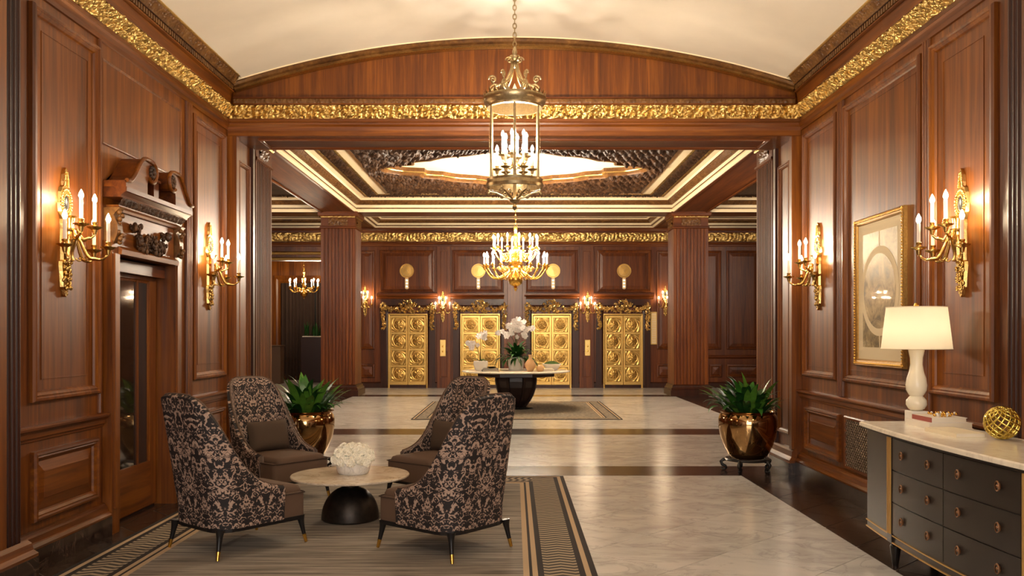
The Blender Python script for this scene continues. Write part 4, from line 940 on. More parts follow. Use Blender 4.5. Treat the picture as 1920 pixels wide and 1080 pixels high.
SC = [((XW - 0.004, 6.24, 1.83), PI, 'five-candle brass wall sconce above the white table lamp'), ((XW - 0.004, 9.19, 1.82), PI, 'five-candle brass wall sconce between the framed print and the opening'),
      ((-XW + 0.004, 6.22, 1.83), 0, 'five-candle brass wall sconce before the pedimented door, nearest the camera'), ((-XW + 0.004, 9.17, 1.82), 0, 'five-candle brass wall sconce past the pedimented door'),
      ((fx(685), YF - 0.02, 2.1), -PI / 2, 'candle sconce on the elevator wall beside the fluted column, curtained side'), ((fx(831), YF - 0.102, 1.93), -PI / 2, 'candle sconce on the pilaster between the first two elevators'),
      ((fx(1101), YF - 0.102, 1.93), -PI / 2, 'candle sconce on the pilaster between the third and last elevators'), ((fx(1247), YF - 0.02, 2.1), -PI / 2, 'candle sconce on the elevator wall above the directory board')]
for i, (loc, rz, lab) in enumerate(SC):
    o = sc0 if i == 0 else copy_tree(sc0)
    o.location = loc; o.rotation_euler = (0, 0, rz); tag(o, lab, 'sconce', 'brass candle sconces')

# ------------------------------------------------------------------ hanging lantern
def scroll(r0, turns, n=22, k=0.16):
    return [(r0 * math.exp(-k * t) * math.cos(t), r0 * math.exp(-k * t) * math.sin(t)) for t in np.linspace(0, turns * 2 * PI, n)]
def chain(e, z0, z1, mat, r=0.016, lh=0.055):
    m = MB(); m.tube([(r * math.cos(t), 0, lh / 2 * math.sin(t)) for t in np.linspace(0, 2 * PI, 13)[:-1]], 0.0055, 5, closed=True); me = m.mesh('chain_link', mat, 180)
    z = z0; k = 0
    while z < z1: link('chain_link', me, e, (0, 0, z), (0, 0, (k % 2) * PI / 2)); z += lh - 0.012; k += 1
def lantern(x, y, z, ztop):
    """z: underside of the lower band"""
    e = empty('hanging_lantern', (x, y, z)); mt = 'old_brass'
    m = MB(); m.lathe([(0.235, 0.0), (0.262, 0.005), (0.27, 0.03), (0.258, 0.06), (0.265, 0.08), (0.24, 0.085), (0.235, 0.0)], 40); m.build('lower_band', mt, e)
    m = MB(); m.lathe([(0.235, 0.74), (0.26, 0.745), (0.265, 0.77), (0.285, 0.79), (0.30, 0.83), (0.295, 0.85), (0.24, 0.86), (0.235, 0.74)], 40); m.build('upper_band', mt, e)
    m = MB()
    for k in range(28):
        a = 2 * PI * k / 28; m.add([(0.285, -0.022, 0.85), (0.285, 0.022, 0.85), (0.295, 0.0, 0.90), (0.27, 0.0, 0.85)], [(0, 1, 2), (1, 3, 2), (3, 0, 2)], Matrix.Rotation(a, 4, 'Z'))
    o = m.build('leaf_cresting', mt, e, smooth=0); o['kind'] = 'stuff'
    for k in range(6):
        a0 = 2 * PI * (k + 0.5) / 6
        m = MB(); m.tube([(0.248 * math.cos(a0), 0.248 * math.sin(a0), 0.06), (0.248 * math.cos(a0), 0.248 * math.sin(a0), 0.76)], 0.011, 8); m.build('post', mt, e, smooth=60)
        m = MB(); m.lathe([(0.24, 0.08), (0.24, 0.745)], 8, a0=a0 + 0.045, a1=a0 + PI / 3 - 0.045); m.build('glass_pane', 'clear_glass', e, smooth=180)
        # crown rib with C-scroll, foot scroll below
        M = Matrix.Rotation(a0 + PI / 6, 4, 'Z')
        m = MB(); m.tube([(0.02, 0, 1.19), (0.035, 0, 1.11), (0.07, 0, 1.03), (0.13, 0, 0.975), (0.19, 0, 0.95), (0.235, 0, 0.91), (0.25, 0, 0.86)], [0.012, 0.012, 0.011, 0.011, 0.010, 0.010, 0.012], 6, M)
        m.tube([(0.175 + p, 0, 0.925 + q_) for p, q_ in scroll(0.062, 1.6)], 0.009, 5, M)
        m.tube([(0.205 + p, 0, 1.02 + q_) for p, q_ in scroll(0.042, 1.5)], 0.009, 5, M); m.tube([(0.165, 0, 0.96), (0.195, 0, 0.98), (0.215, 0, 1.0)], 0.009, 5, M)
        m.build('crown_rib', mt, e, smooth=180)
        m = MB(); m.tube([(0.25, 0, 0.0), (0.235, 0, -0.035), (0.17, 0, -0.045), (0.10, 0, -0.08), (0.04, 0, -0.10), (0.0, 0, -0.10)], 0.01, 6, M); m.tube([(0.09 + p, 0, -0.05 + q_) for p, q_ in scroll(0.036, 1.5)], 0.007, 5, M)
        m.sphere((0.245, 0, -0.05), 0.018, 6, 5, M); m.build('foot_scroll', mt, e, smooth=180)
    m = MB(); m.lathe([(0, 1.12), (0.022, 1.13), (0.03, 1.16), (0.02, 1.19), (0.045, 1.215), (0.05, 1.235), (0.02, 1.25), (0.025, 1.28), (0.012, 1.32), (0, 1.33)], 14)
    for k in range(6):
        m.tube([(0.05 + p, 0, 1.20 + q_) for p, q_ in scroll(0.035, 1.3)], 0.008, 5, Matrix.Rotation(PI * k / 3, 4, 'Z'))
    m.build('crown_finial', mt, e)
    m = MB(); m.lathe([(0, -0.21), (0.012, -0.2), (0.022, -0.175), (0.012, -0.155), (0.012, -0.145), (0.04, -0.13), (0.05, -0.11), (0.03, -0.09), (0.015, -0.06), (0.012, 0.5), (0.02, 0.52), (0, 0.53)], 14); m.build('stem', mt, e)
    for k in range(12):
        up = k >= 6; a = 2 * PI * (k % 6) / 6 + (0.3 if up else 0.0); R, zc = (0.115, 0.30) if up else (0.165, 0.17)
        m = MB(); m.tube([(0.012 + (R - 0.012) * t, 0, (0.22 if up else 0.10) + (zc - 0.045 - (0.22 if up else 0.10)) * t - 0.05 * math.sin(PI * t)) for t in np.linspace(0, 1, 9)], 0.006, 6, Matrix.Rotation(a, 4, 'Z')); ar = m.build('candle_arm', mt, e, smooth=180)
        candle_set(ar, R * math.cos(a), R * math.sin(a), zc, B_LA, PAN_O, 0.85, 1.15)
    chain(e, 1.35, ztop - z - 0.06, mt)
    m = MB(); m.lathe([(0, -0.06), (0.02, -0.06), (0.06, -0.03), (0.07, 0.0), (0, 0.0)], 18, T(0, 0, ztop - z)); m.build('ceiling_rose', mt, e)
    return e
tag(lantern(0.005, 8.2, 2.935, 4.858), 'large cylindrical glass and brass lantern hanging on a chain', 'lantern', 'ceiling lanterns')
o = lantern(0.0, 0.6, 2.935, 4.858); tag(o, 'added brass lantern copy behind the camera, unseen, giving fill light', 'lantern', 'ceiling lanterns')  # unseen copy added behind the camera as fill light

# ------------------------------------------------------------------ chandeliers
def chandelier(name, loc, k_, tiers, ztop, lab, bulb=None):
    x, y, z = loc; e = empty(name, (x, y, z)); s = k_
    m = MB(); m.lathe([(0, -0.22 * s), (0.02 * s, -0.2 * s), (0.035 * s, -0.165 * s), (0.06 * s, -0.15 * s), (0.02 * s, -0.13 * s), (0.06 * s, -0.11 * s), (0.13 * s, -0.06 * s), (0.16 * s, 0.02 * s), (0.15 * s, 0.08 * s), (0.1 * s, 0.13 * s), (0.05 * s, 0.17 * s)], 24); m.build('ball', 'gold', e)
    top = max(t[3] for t in tiers) + 0.16
    m = MB(); m.lathe([(0.05 * s, 0.17 * s), (0.07 * s, 0.22 * s), (0.04 * s, 0.28 * s), (0.09 * s, 0.36 * s), (0.1 * s, 0.42 * s), (0.05 * s, 0.5 * s), (0.08 * s, 0.6 * s), (0.09 * s, 0.66 * s), (0.035 * s, 0.74 * s), (0.05 * s, 0.86 * s), (0.07 * s, 0.94 * s), (0.02 * s, 1.0 * s), (0.04 * s, 1.07 * s), (0.045 * s, 1.12 * s), (0.0, 1.16 * s)], 20); m.build('stem', 'gold', e)
    for (n, R, z0, zc, sag, off) in tiers:
        for k in range(n):
            a = 2 * PI * (k + off) / n; M = Matrix.Rotation(a, 4, 'Z'); pts = []
            for t in np.linspace(0, 1, 15):
                r = 0.08 * s + (R - 0.08 * s) * t; pts.append((r, 0, z0 + (zc - 0.045 - z0) * t ** 2 - sag * math.sin(PI * min(1, t * 1.05)) * t * 1.4))
            m = MB(); m.tube(pts, 0.011 * s + 0.002, 6, M)
            m.tube([(0.08 * s + (R - 0.08 * s) * 0.42 + p, 0, z0 + 0.02 + q_) for p, q_ in scroll(0.075 * s, 1.5, 16)], 0.009 * s, 5, M)
            ar = m.build('candle_arm', 'gold', e, smooth=180); candle_set(ar, pts[-1][0] * math.cos(a), pts[-1][0] * math.sin(a), zc, bulb or B_CH, PAN_G, 1.15, 1.0)
    chain(e, 1.17 * s, ztop - z - 0.05, 'gold', 0.03, 0.10)
    m = MB(); m.lathe([(0, -0.1), (0.03, -0.1), (0.09, -0.05), (0.1, 0.0), (0, 0)], 18, T(0, 0, ztop - z)); m.build('ceiling_rose', 'gold', e)
    return tag(e, lab, 'chandelier', 'gilt candle chandeliers')
chandelier('chandelier', (0.03, 18.5, 2.70), 1.0, [(20, 0.67, 0.22, 0.30, 0.24, 0.5), (12, 0.47, 0.50, 0.68, 0.16, 0.3)], 5.16, 'large two-tier gilt candle chandelier above the round table')
cp = P(570, 548, 28.0)
chandelier('chandelier', (cp[0], 28.0, cp[2] - 0.06), 0.75, [(10, 0.46, 0.15, 0.20, 0.12, 0.0)], 4.6, 'small gilt candle chandelier in the curtained room beyond the doorway', B_SM)
for s in (-1, 1): chandelier('chandelier', (s * 7.2, 17.0, 3.3), 0.75, [(10, 0.46, 0.15, 0.20, 0.12, 0.0)], 5.04, 'added gilt candle chandelier to light the side aisle, out of sight behind the arch wall, %s side' % ('doorway' if s < 0 else 'planter'), B_LA)  # unseen pair added to brighten the side aisles

# ------------------------------------------------------------------ rugs
def rug(x0, x1, y0, y1, lab, field, small=False):
    r = empty('rug', ((x0 + x1) / 2, y0, 0)); tag(r, lab, 'rug')
    cx = (x0 + x1) / 2
    def rp(name, mat, d0, d1, z):
        if d1 is None:
            m = MB(); m.box(x0 + d0 - cx, x1 - d0 - cx, d0, y1 - y0 - d0, 0.0, z); return m.build(name, mat, r, smooth=0)
        m = MB(); a, b = x0 - cx, x1 - cx; c, d = 0.0, y1 - y0
        vs = []
        for q in (d0, d1): vs += [(a + q, c + q, z), (b - q, c + q, z), (b - q, d - q, z), (a + q, d - q, z)]
        vs += [(v[0], v[1], 0.0) for v in vs[:4]]
        m.add(vs, [(i, (i + 1) % 4, 4 + (i + 1) % 4, 4 + i) for i in range(4)] + [(i, (i + 1) % 4, 8 + (i + 1) % 4, 8 + i) for i in range(4)]); return m.build(name, mat, r, smooth=0)
    k = 0.75 if small else 1.0
    rp('field', field, 0.48 * k, None, 0.010)
    for nm, mat, a, b in (('dark_stripe', 'rug_dark', 0.0, 0.04), ('light_stripe', 'rug_light', 0.04, 0.075), ('dark_stripe', 'rug_dark', 0.075, 0.115), ('dark_stripe', 'rug_dark', 0.345, 0.385), ('light_stripe', 'rug_light', 0.385, 0.42), ('dark_stripe', 'rug_dark', 0.42, 0.44), ('light_stripe', 'rug_light', 0.44, 0.48)):
        rp(nm, mat, a * k, b * k, 0.0105)
    if small: rp('border', 'rug_field_small', 0.115 * k, 0.345 * k, 0.0102)
    else:
        for sx in (0, 1):   # woven chevron border, one strip to a side
            a = x0 + 0.115 - cx if sx == 0 else x1 - 0.345 - cx
            m = MB(); m.box(a, a + 0.23, 0.115, y1 - y0 - 0.115, 0, 0.0102); m.build('chevron_border', 'rug_chevron_y', r, smooth=0)
        for c in (0.115, y1 - y0 - 0.345):
            m = MB(); m.box(x0 + 0.345 - cx, x1 - 0.345 - cx, c, c + 0.23, 0, 0.0102); m.build('chevron_border', 'rug_chevron_x', r, smooth=0)
rug(-2.97, 0.54, 3.4, 9.62, 'large grey-brown striped rug with chevron border under the armchairs', 'rug_field')
rug(-1.9, 2.0, 16.1, 20.4, 'smaller grey rug with dark and light stripes under the round table', 'rug_field_small', True)

# ------------------------------------------------------------------ armchairs
FW, FD = 0.67, 0.74       # footprint of the body; local +X is forward, origin at the footprint centre on the floor
def chair():
    e = empty('armchair'); hx, hw = FD / 2, FW / 2
    # plan path of the shell: front-left -> round the back -> front-right
    rc = 0.17; sf = hx - 0.20                     # the sides stop short of the seat front
    path = []
    for t in np.linspace(0, 1, 12): path.append((sf + (-hx + rc - sf) * t, hw))
    for t in np.linspace(PI / 2, PI, 9)[1:]: path.append((-hx + rc + rc * math.cos(t), hw - rc + rc * math.sin(t)))
    for t in np.linspace(0, 1, 9)[1:]: path.append((-hx, (hw - rc) * (1 - 2 * t)))
    path += [(x, -y) for x, y in path[:20][::-1]]
    pts = np.array(path); seg = np.r_[0, np.cumsum(np.hypot(*np.diff(pts, axis=0).T))]; Ltot = seg[-1]; u = seg / Ltot * 2 - 1
    d = np.gradient(pts, axis=0); nrm = np.stack([d[:, 1], -d[:, 0]], 1); nrm /= np.linalg.norm(nrm, axis=1)[:, None]
    # nrm should point inwards
    if np.dot(nrm[len(nrm) // 2], (1, 0)) < 0: nrm = -nrm
    au = np.abs(u)
    # top edge: rounded crest, then a concave sweep down to the seat front
    kx = np.interp(au, [0, 0.2, 0.27, 0.33, 0.38, 0.43, 0.48, 0.55, 0.64, 0.75, 0.87, 1.0], [1.12, 1.115, 1.10, 1.07, 1.02, 0.93, 0.83, 0.70, 0.58, 0.495, 0.45, 0.43])
    for _ in range(2): kx[1:-1] = (kx[:-2] + 2 * kx[1:-1] + kx[2:]) / 4
    z0, nz = 0.20, 18
    def surf(off):
        A = np.zeros((len(pts), nz, 3))
        for j in range(nz):
            t = j / (nz - 1); z = z0 + (kx - z0) * t
            rise = np.clip(z - 0.34, 0, None)
            P_ = pts + nrm * off
            back = np.clip((hx - pts[:, 0]) / FD, 0, 1) ** 1.5
            lean = -0.155 * rise * back - 0.03 * rise ** 2 * back
            pinch = 1.0 - 0.03 * np.clip((z - 0.75) / 0.4, 0, 1) - 0.02 * np.clip((0.42 - z) / 0.22, 0, 1)
            A[:, j, 0] = P_[:, 0] * (1 - 0.03 * np.clip((0.42 - z) / 0.22, 0, 1)) + lean; A[:, j, 1] = P_[:, 1] * pinch; A[:, j, 2] = z
        return A
    Ao, Ai = surf(0.0), surf(0.055)
    m = MB(); m.arr(Ao); na = len(m.v); m.arr(Ai)
    nu = len(pts)
    # rolled top rim
    mid = (Ao[:, -1] + Ai[:, -1]) / 2 + np.array([0, 0, 0.018]); o = len(m.v); m.v.extend(map(tuple, mid.tolist()))
    for i in range(nu - 1):
        a, b = i * nz + nz - 1, (i + 1) * nz + nz - 1; m.f.append((a, b, o + i + 1, o + i)); m.f.append((o + i, o + i + 1, na + b, na + a))
    for i in (0, nu - 1):
        for j in range(nz - 1): m.f.append((i * nz + j, i * nz + j + 1, na + i * nz + j + 1, na + i * nz + j))
        m.f.append((i * nz + nz - 1, o + i, na + i * nz + nz - 1))
    uvo = np.stack([np.repeat(seg[:, None], nz, 1) - Ltot / 2, Ao[:, :, 2]], -1).reshape(-1, 2)
    uvi = np.stack([np.repeat(seg[:, None], nz, 1) - Ltot / 2, Ai[:, :, 2] + 0.7], -1).reshape(-1, 2)
    uvm = np.stack([seg - Ltot / 2, mid[:, 2]], -1)
    sh = m.build('shell', 'damask', e, smooth=60, uv=np.vstack([uvo, uvi, uvm]))
    m = MB(); m.tube([tuple(p) for p in mid.tolist()], 0.006, 5); m.build('welt', 'seat_cloth', sh, smooth=180)
    # seat: front block and cushion crown
    def slab(x0, x1, wd0, z0_, z1_, b, name, mat, crown=0.0):
        m = MB(); us = np.linspace(-1, 1, 15); A = []
        prof = [(0.0, z0_ , 0.0), (0.0, z1_ - b, 0.0), (b * 0.3, z1_ - b * 0.3, 0.2), (b, z1_, 0.6)]
        def loop(ins, z):
            c = 0.045; xx0, xx1, w_ = x0, x1 - ins, wd0 - ins; q = []
            for (cx_, cy_, a0) in ((xx1 - c, w_ - c, 0), (xx0, w_, PI / 2), (xx0, -w_, PI), (xx1 - c, -(w_ - c), -PI / 2)):
                if cx_ == xx0: q.append((cx_, cy_, z))
                else: q += [(cx_ + c * math.cos(a0 + t), cy_ + c * math.sin(a0 + t), z) for t in np.linspace(0, PI / 2, 5)]
            return q
        L_ = [loop(i_, z_) for i_, z_, _ in prof]; k = len(L_[0])
        vs = [p for l in L_ for p in l]; fs = [(j * k + i, j * k + (i + 1) % k, (j + 1) * k + (i + 1) % k, (j + 1) * k + i) for j in range(len(L_) - 1) for i in range(k)]
        c0 = len(vs); vs.append(((x0 + x1) / 2, 0, z1_ + crown)); fs += [((len(L_) - 1) * k + i, (len(L_) - 1) * k + (i + 1) % k, c0) for i in range(k)]
        m.add(vs, fs); return m.build(name, mat, e, smooth=50)
    slab(-hx + 0.21, hx, hw - 0.022, 0.20, 0.375, 0.012, 'seat_base', 'seat_cloth')
    slab(-hx + 0.12, hx + 0.004, hw - 0.065, 0.37, 0.425, 0.035, 'seat_cushion', 'seat_cloth', 0.02)
    m = MB(); m.tube([(sf - 0.02, hw - 0.018, 0.374), (hx - 0.05, hw - 0.018, 0.374), (hx - 0.012, hw - 0.022, 0.374), (hx + 0.002, hw - 0.06, 0.374), (hx + 0.002, -hw + 0.06, 0.374), (hx - 0.012, -hw + 0.022, 0.374), (hx - 0.05, -hw + 0.018, 0.374), (sf - 0.02, -hw + 0.018, 0.374)], 0.005, 5); m.build('seat_piping', 'piping_cloth', e, smooth=180)
    # frame and legs
    def rrect(ins):
        q = []
        for cx_, cy_, c, a0 in ((hx * 0.99, hw * 0.955, 0.05, 0), (-hx * 0.97, hw * 0.955, 0.15, PI / 2), (-hx * 0.97, -hw * 0.955, 0.15, PI), (hx * 0.99, -hw * 0.955, 0.05, 1.5 * PI)):
            sx_, sy_ = (1 if cx_ > 0 else -1), (1 if cy_ > 0 else -1)
            q += [(cx_ - sx_ * c + (c - ins) * math.cos(a0 + t), cy_ - sy_ * c + (c - ins) * math.sin(a0 + t)) for t in np.linspace(0, PI / 2, 6)]
        return q
    m = MB(); L_ = [(rrect(i_), z_) for i_, z_ in ((0.0, 0.175), (0.0, 0.205), (0.045, 0.205), (0.045, 0.175), (0.0, 0.175))]; A = np.array([[(p[0], p[1], z_) for p in q + q[:1]] for q, z_ in L_]); m.arr(A); m.build('seat_frame', 'chair_black', e, smooth=0)
    for sx in (-1, 1):
        for sy in (-1, 1):
            tx, ty = sx * (hx - 0.035), sy * (hw - 0.045); bx, by = sx * (hx + 0.0), sy * (hw - 0.02)
            f = lambda t: (tx + (bx - tx) * t ** 1.2, ty + (by - ty) * t ** 1.2, 0.20 * (1 - t))
            m = MB(); m.tube([f(t) for t in np.linspace(0, 0.72, 6)], [0.034, 0.026, 0.021, 0.018, 0.016, 0.0145], 10); lg = m.build('leg', 'chair_black', e, smooth=60)
            m = MB(); m.tube([f(t) for t in np.linspace(0.70, 1.0, 3)], [0.015, 0.0135, 0.0115], 10); tag(m.build('brass_tip', 'gold', lg, smooth=60), 'polished brass leg tip')
    return e
def pillow():
    m = MB(); n = 21; W, H, D = 0.44, 0.28, 0.075
    us = np.linspace(-1, 1, n); U, V = np.meshgrid(us, us, indexing='ij')
    th = D * np.clip((1 - U ** 4) * (1 - V ** 4), 0, 1) ** 0.55
    px = U * W / 2 * (1 - 0.06 * (1 - V ** 2) * 0 - 0.05 * V ** 2 * 0 + 0.03 * V ** 2); pz = V * H / 2 * (1 + 0.05 * U ** 2)
    for s in (1, -1): m.arr(np.stack([s * th, px, pz], -1))
    return m
TX, TY = -1.378, 7.36
ch0 = chair(); pm_ = pillow().mesh('lumbar_pillow', 'pillow_cloth', 180)
CH = [((-2.035, 6.46), 50.7, 'front left', 'high-backed damask armchair seen from behind, nearest the pedimented door'), ((-0.507, 6.38), 141.0, 'front right', 'high-backed damask armchair seen from behind, in front of the marble aisle'),
      ((-2.249, 8.34), -39.0, 'rear left', 'high-backed damask armchair facing the viewer beside the leafy plant'), ((-0.72, 8.26), -129.3, 'rear right', 'high-backed damask armchair across the table, overlapped by a nearer chair')]
for i, ((x, y), a, pos, lab) in enumerate(CH):
    o = ch0 if i == 0 else copy_tree(ch0)
    o.location = (x, y, 0.0145); o.rotation_euler = (0, 0, math.radians(a)); tag(o, lab, 'armchair', 'damask armchairs around the coffee table')
    rz = math.radians(a); px, py = x - 0.155 * math.cos(rz), y - 0.155 * math.sin(rz)
    p = link('lumbar_pillow', pm_, None, (px, py, 0.59), (0, -0.22, rz)); tag(p, 'dark brown lumbar pillow on the ' + ('armchair nearest the pedimented door', 'patterned armchair by the marble aisle', 'armchair facing the viewer', 'overlapped armchair across the coffee table')[i], 'pillow', 'brown lumbar pillows')

# ------------------------------------------------------------------ coffee table and flowers
ct_ = empty('coffee_table', (TX, TY, 0.0106)); tag(ct_, 'low round marble-topped table on a dark hemispherical base', 'coffee table')
m = MB(); m.lathe([(0, 0.355), (0.47, 0.355), (0.49, 0.36), (0.494, 0.37), (0.49, 0.378), (0.47, 0.38), (0, 0.38)], 72); m.build('table_top', 'table_marble', ct_)
m = MB(); m.lathe([(0.05, 0.30), (0.10, 0.302), (0.3, 0.33), (0.45, 0.352), (0.45, 0.355), (0, 0.355)], 60); m.build('under_dish', 'base_bronze', ct_)
m = MB(); m.lathe([(0, 0.0), (0.225, 0.0), (0.24, 0.012)] + [(0.24 * math.cos(t) ** 0.9, 0.012 + 0.27 * math.sin(t)) for t in np.linspace(0, PI / 2 - 0.25, 14)] + [(0.07, 0.29), (0.07, 0.31)], 48); m.build('base', 'base_bronze', ct_)
def bloom_mesh(name, mat, n=26, r=0.04, seed=1):
    q = random.Random(seed); m = MB()
    for k in range(n):
        z = 1 - 1.5 * (k + 0.5) / n; a = k * 2.4; rr = math.sqrt(max(0, 1 - z * z)); c = Vector((rr * math.cos(a), rr * math.sin(a), z)) * r * 0.8
        s = r * q.uniform(0.42, 0.6); M = Matrix.Translation(c) @ Vector((c.x, c.y, c.z)).to_track_quat('Z', 'Y').to_matrix().to_4x4() @ Matrix.Rotation(q.uniform(0, 6), 4, 'Z') @ Matrix.Rotation(q.uniform(-0.5, 0.5), 4, 'X')
        m.add([(0, 0, -0.2 * s), (s, -0.3 * s, 0.12 * s), (0.8 * s, 0.6 * s, 0.25 * s), (0, s, 0.1 * s), (-0.8 * s, 0.5 * s, 0.25 * s), (-0.9 * s, -0.4 * s, 0.1 * s), (0, -0.9 * s, 0.2 * s)], [(0, i, i % 6 + 1) for i in range(1, 7)], M)
    return m.mesh(name, mat, 0)
fz0 = 0.0106 + 0.38
fxp, fyp = TX + 0.02, TY + 0.03
bw = empty('flower_bowl', (fxp, fyp, fz0)); tag(bw, 'white marble bowl packed with cream blossoms on the coffee table', 'flower bowl')
m = MB(); m.lathe([(0, 0), (0.115, 0), (0.13, 0.012), (0.142, 0.05), (0.14, 0.115), (0.132, 0.118), (0.128, 0.06), (0.0, 0.06)], 40); m.build('bowl', 'bowl_marble', bw)
bl = [bloom_mesh('bloom', 'blossom', 30, 0.045, k) for k in range(3)]
q = random.Random(4)
for k in range(42):
    t = (k + 0.5) / 42; z = 1 - t * 1.0; a = k * 2.39996; rr = math.sqrt(1 - z * z * 0.98)
    link('bloom', bl[k % 3], bw, (0.145 * rr * math.cos(a), 0.145 * rr * math.sin(a), 0.105 + 0.115 * z + q.uniform(-0.01, 0.01)), (q.uniform(-0.5, 0.5), q.uniform(-0.5, 0.5) + rr * 0.6, a), (q.uniform(0.8, 1.1),) * 3)
def leaf_mesh(name, mat, L=0.4, W=0.07, bend=0.8, n=8, fold=0.25):
    m = MB(); A = np.zeros((n + 1, 3, 3))
    ang, x, z = 0.0, 0.0, 0.0
    for i in range(n + 1):
        t = i / n; wd = W / 2 * (math.sin(PI * min(1, 0.12 + t * 0.9)) ** 0.8 if t < 0.99 else 0.02); 
        if t < 0.12: wd *= 0.35 + t * 4
        for k, s in enumerate((-1, 0, 1)): A[i, k] = (x - (0 if s else 0) + (0.0), s * wd, z + abs(s) * wd * fold)
        ang = bend * t * t; x += math.sin(ang) * L / n; z += math.cos(ang) * L / n
    m.arr(A); return m.mesh(name, mat, 180)
for k in range(7):
    a = k * 0.9; link('leaf', None or leaf_mesh('leaf', 'leaf_green', 0.09, 0.03, 0.6, 5) if k == 0 else bpy.data.meshes['leaf'], bw, (0.11 * math.cos(a), 0.11 * math.sin(a), 0.13), (0, 0.9, a))

# ------------------------------------------------------------------ brass planters on stands
LV = [leaf_mesh('leaf', mt, L, W, b) for mt, L, W, b in (('leaf_green', 0.46, 0.105, 1.1), ('leaf_dark', 0.42, 0.095, 1.7), ('leaf_light', 0.5, 0.10, 0.6), ('leaf_dark', 0.50, 0.09, 1.3), ('leaf_green', 0.38, 0.11, 2.2))]
def planter(x, y, seed, lab, slab):
    st = empty('plant_stand', (x, y, 0)); tag(st, slab, 'plant stand', 'dark scroll-legged plant stands')
    m = MB(); m.lathe([(0.20, 0.125), (0.25, 0.125), (0.262, 0.135), (0.25, 0.15), (0.2, 0.15), (0.2, 0.125)], 32); m.build('stand_ring', 'black_metal', st)
    for k in range(5):
        M = Matrix.Rotation(2 * PI * k / 5 + 0.35, 4, 'Z')
        m = MB(); m.tube([(0.235, 0, 0.13), (0.275, 0, 0.125), (0.30, 0, 0.10), (0.285, 0, 0.065), (0.25, 0, 0.05), (0.24, 0, 0.03), (0.255, 0, 0.014), (0.285, 0, 0.014), (0.295, 0, 0.03), (0.283, 0, 0.04)], [0.018, 0.02, 0.02, 0.018, 0.016, 0.014, 0.013, 0.013, 0.012, 0.01], 7, M); m.build('leg', 'black_metal', st, smooth=180)
    e = empty('potted_plant', (x, y, 0.15)); tag(e, lab, 'potted plant', 'leafy plants in brass planters')
    m = MB(); m.lathe([(0, 0), (0.19, 0), (0.215, 0.03), (0.265, 0.12), (0.31, 0.24), (0.33, 0.36), (0.332, 0.44), (0.318, 0.49), (0.30, 0.515), (0.315, 0.535), (0.325, 0.54), (0.315, 0.545), (0.29, 0.53), (0.285, 0.49), (0.0, 0.49)], 56); m.build('pot', 'pot_brass', e, smooth=60)
    m = MB(); m.lathe([(0, 0.53), (0.2, 0.525), (0.288, 0.51)], 24); m.build('soil', 'soil', e)
    r = random.Random(seed)
    for k in range(130):
        a = k * 2.39996 + r.uniform(-0.3, 0.3); rr = 0.2 * math.sqrt((k + 0.5) / 130); tilt = 0.06 + 0.95 * (k / 130) + r.uniform(-0.15, 0.15)
        k_ = r.uniform(0.62, 1.05)
        if x * math.cos(a) > 0.6 * abs(x) and tilt > 0.4: k_ *= 0.68      # shorter leaves towards the jamb
        link('leaf', LV[r.randrange(5)], e, (rr * math.cos(a), rr * math.sin(a), 0.51), (0, tilt, a), (k_,) * 3)
planter(2.68, 10.03, 2, 'leafy green plant in a large polished brass pot by the opening, near the lamp side', 'dark scroll-legged stand under the brass pot near the sideboard side')
planter(-2.40, 10.05, 5, 'leafy green plant in a brass pot half hidden behind the armchair', 'dark scroll-legged stand under the brass pot behind the armchair')

# ------------------------------------------------------------------ sideboard against the right wall
SY, SBX, SK = 5.16, 2.47, 0.045           # bow centre, foremost front, curvature; back at X = 3.08
SB, S0, S1 = 3.10, 3.87, 6.45
DT = 0.925
def bow(y, off=0.0): return SBX + off + SK * (y - SY) ** 2
sb = empty('sideboard', (2.75, SY, 0)); tag(sb, 'long black bow-front sideboard with six drawers and white marble top', 'sideboard')
LX, LY = -2.75, -SY
def bowslab(y0, y1, z0, z1, off, back, n=24, off1=None):
    m = MB(); ys = np.linspace(y0, y1, n + 1); off1 = off if off1 is None else off1
    vs = []
    for y in ys: vs += [(bow(y, off) + LX, y + LY, z0), (bow(y, off1) + LX, y + LY, z1), (back + LX, y + LY, z1), (back + LX, y + LY, z0)]
    fs = [(i * 4 + k, i * 4 + (k + 1) % 4, (i + 1) * 4 + (k + 1) % 4, (i + 1) * 4 + k) for i in range(n) for k in range(4)]
    fs += [(0, 3, 2, 1), (n * 4, n * 4 + 1, n * 4 + 2, n * 4 + 3)]
    return m.add(vs, fs)
bowslab(S0 + 0.05, S1 - 0.05, 0.165, 0.88, 0.045, SB).build('carcass', 'dresser_black', sb, smooth=20)
m = bowslab(S0, S1, 0.895, DT - 0.008, 0.0, SB); bowslab_ = bowslab(S0 + 0.008, S1 - 0.008, DT - 0.008, DT, 0.0, SB, off1=0.01); m.add(bowslab_.v, bowslab_.f); m.build('marble_top', 'white_marble', sb, smooth=20)
bowslab(S0 + 0.03, S1 - 0.03, 0.878, 0.896, 0.02, SB).build('top_moulding', 'dresser_dark', sb, smooth=20)
for z in (0.165, 0.212): bowslab(S0 + 0.045, S1 - 0.045, z, z + 0.008, 0.036, SB).build('gilt_line', 'dresser_gold', sb, smooth=20)
PY0, PY1 = 4.36, 5.86
for yc in (PY0 - 0.035, PY1 + 0.035):
    pl_ = bowslab(yc - 0.04, yc + 0.04, 0.165, 0.878, 0.034, 2.75, 2).build('pilaster', 'dresser_dark', sb, smooth=0)
    for k in range(3):
        m = MB(); y = yc - 0.024 + k * 0.024; m.tube([(bow(y, 0.034) + LX, y + LY, 0.225), (bow(y, 0.034) + LX, y + LY, 0.872)], 0.009, 6); m.build('gilt_reed', 'dresser_gold', pl_, smooth=60)
pullm = MB()
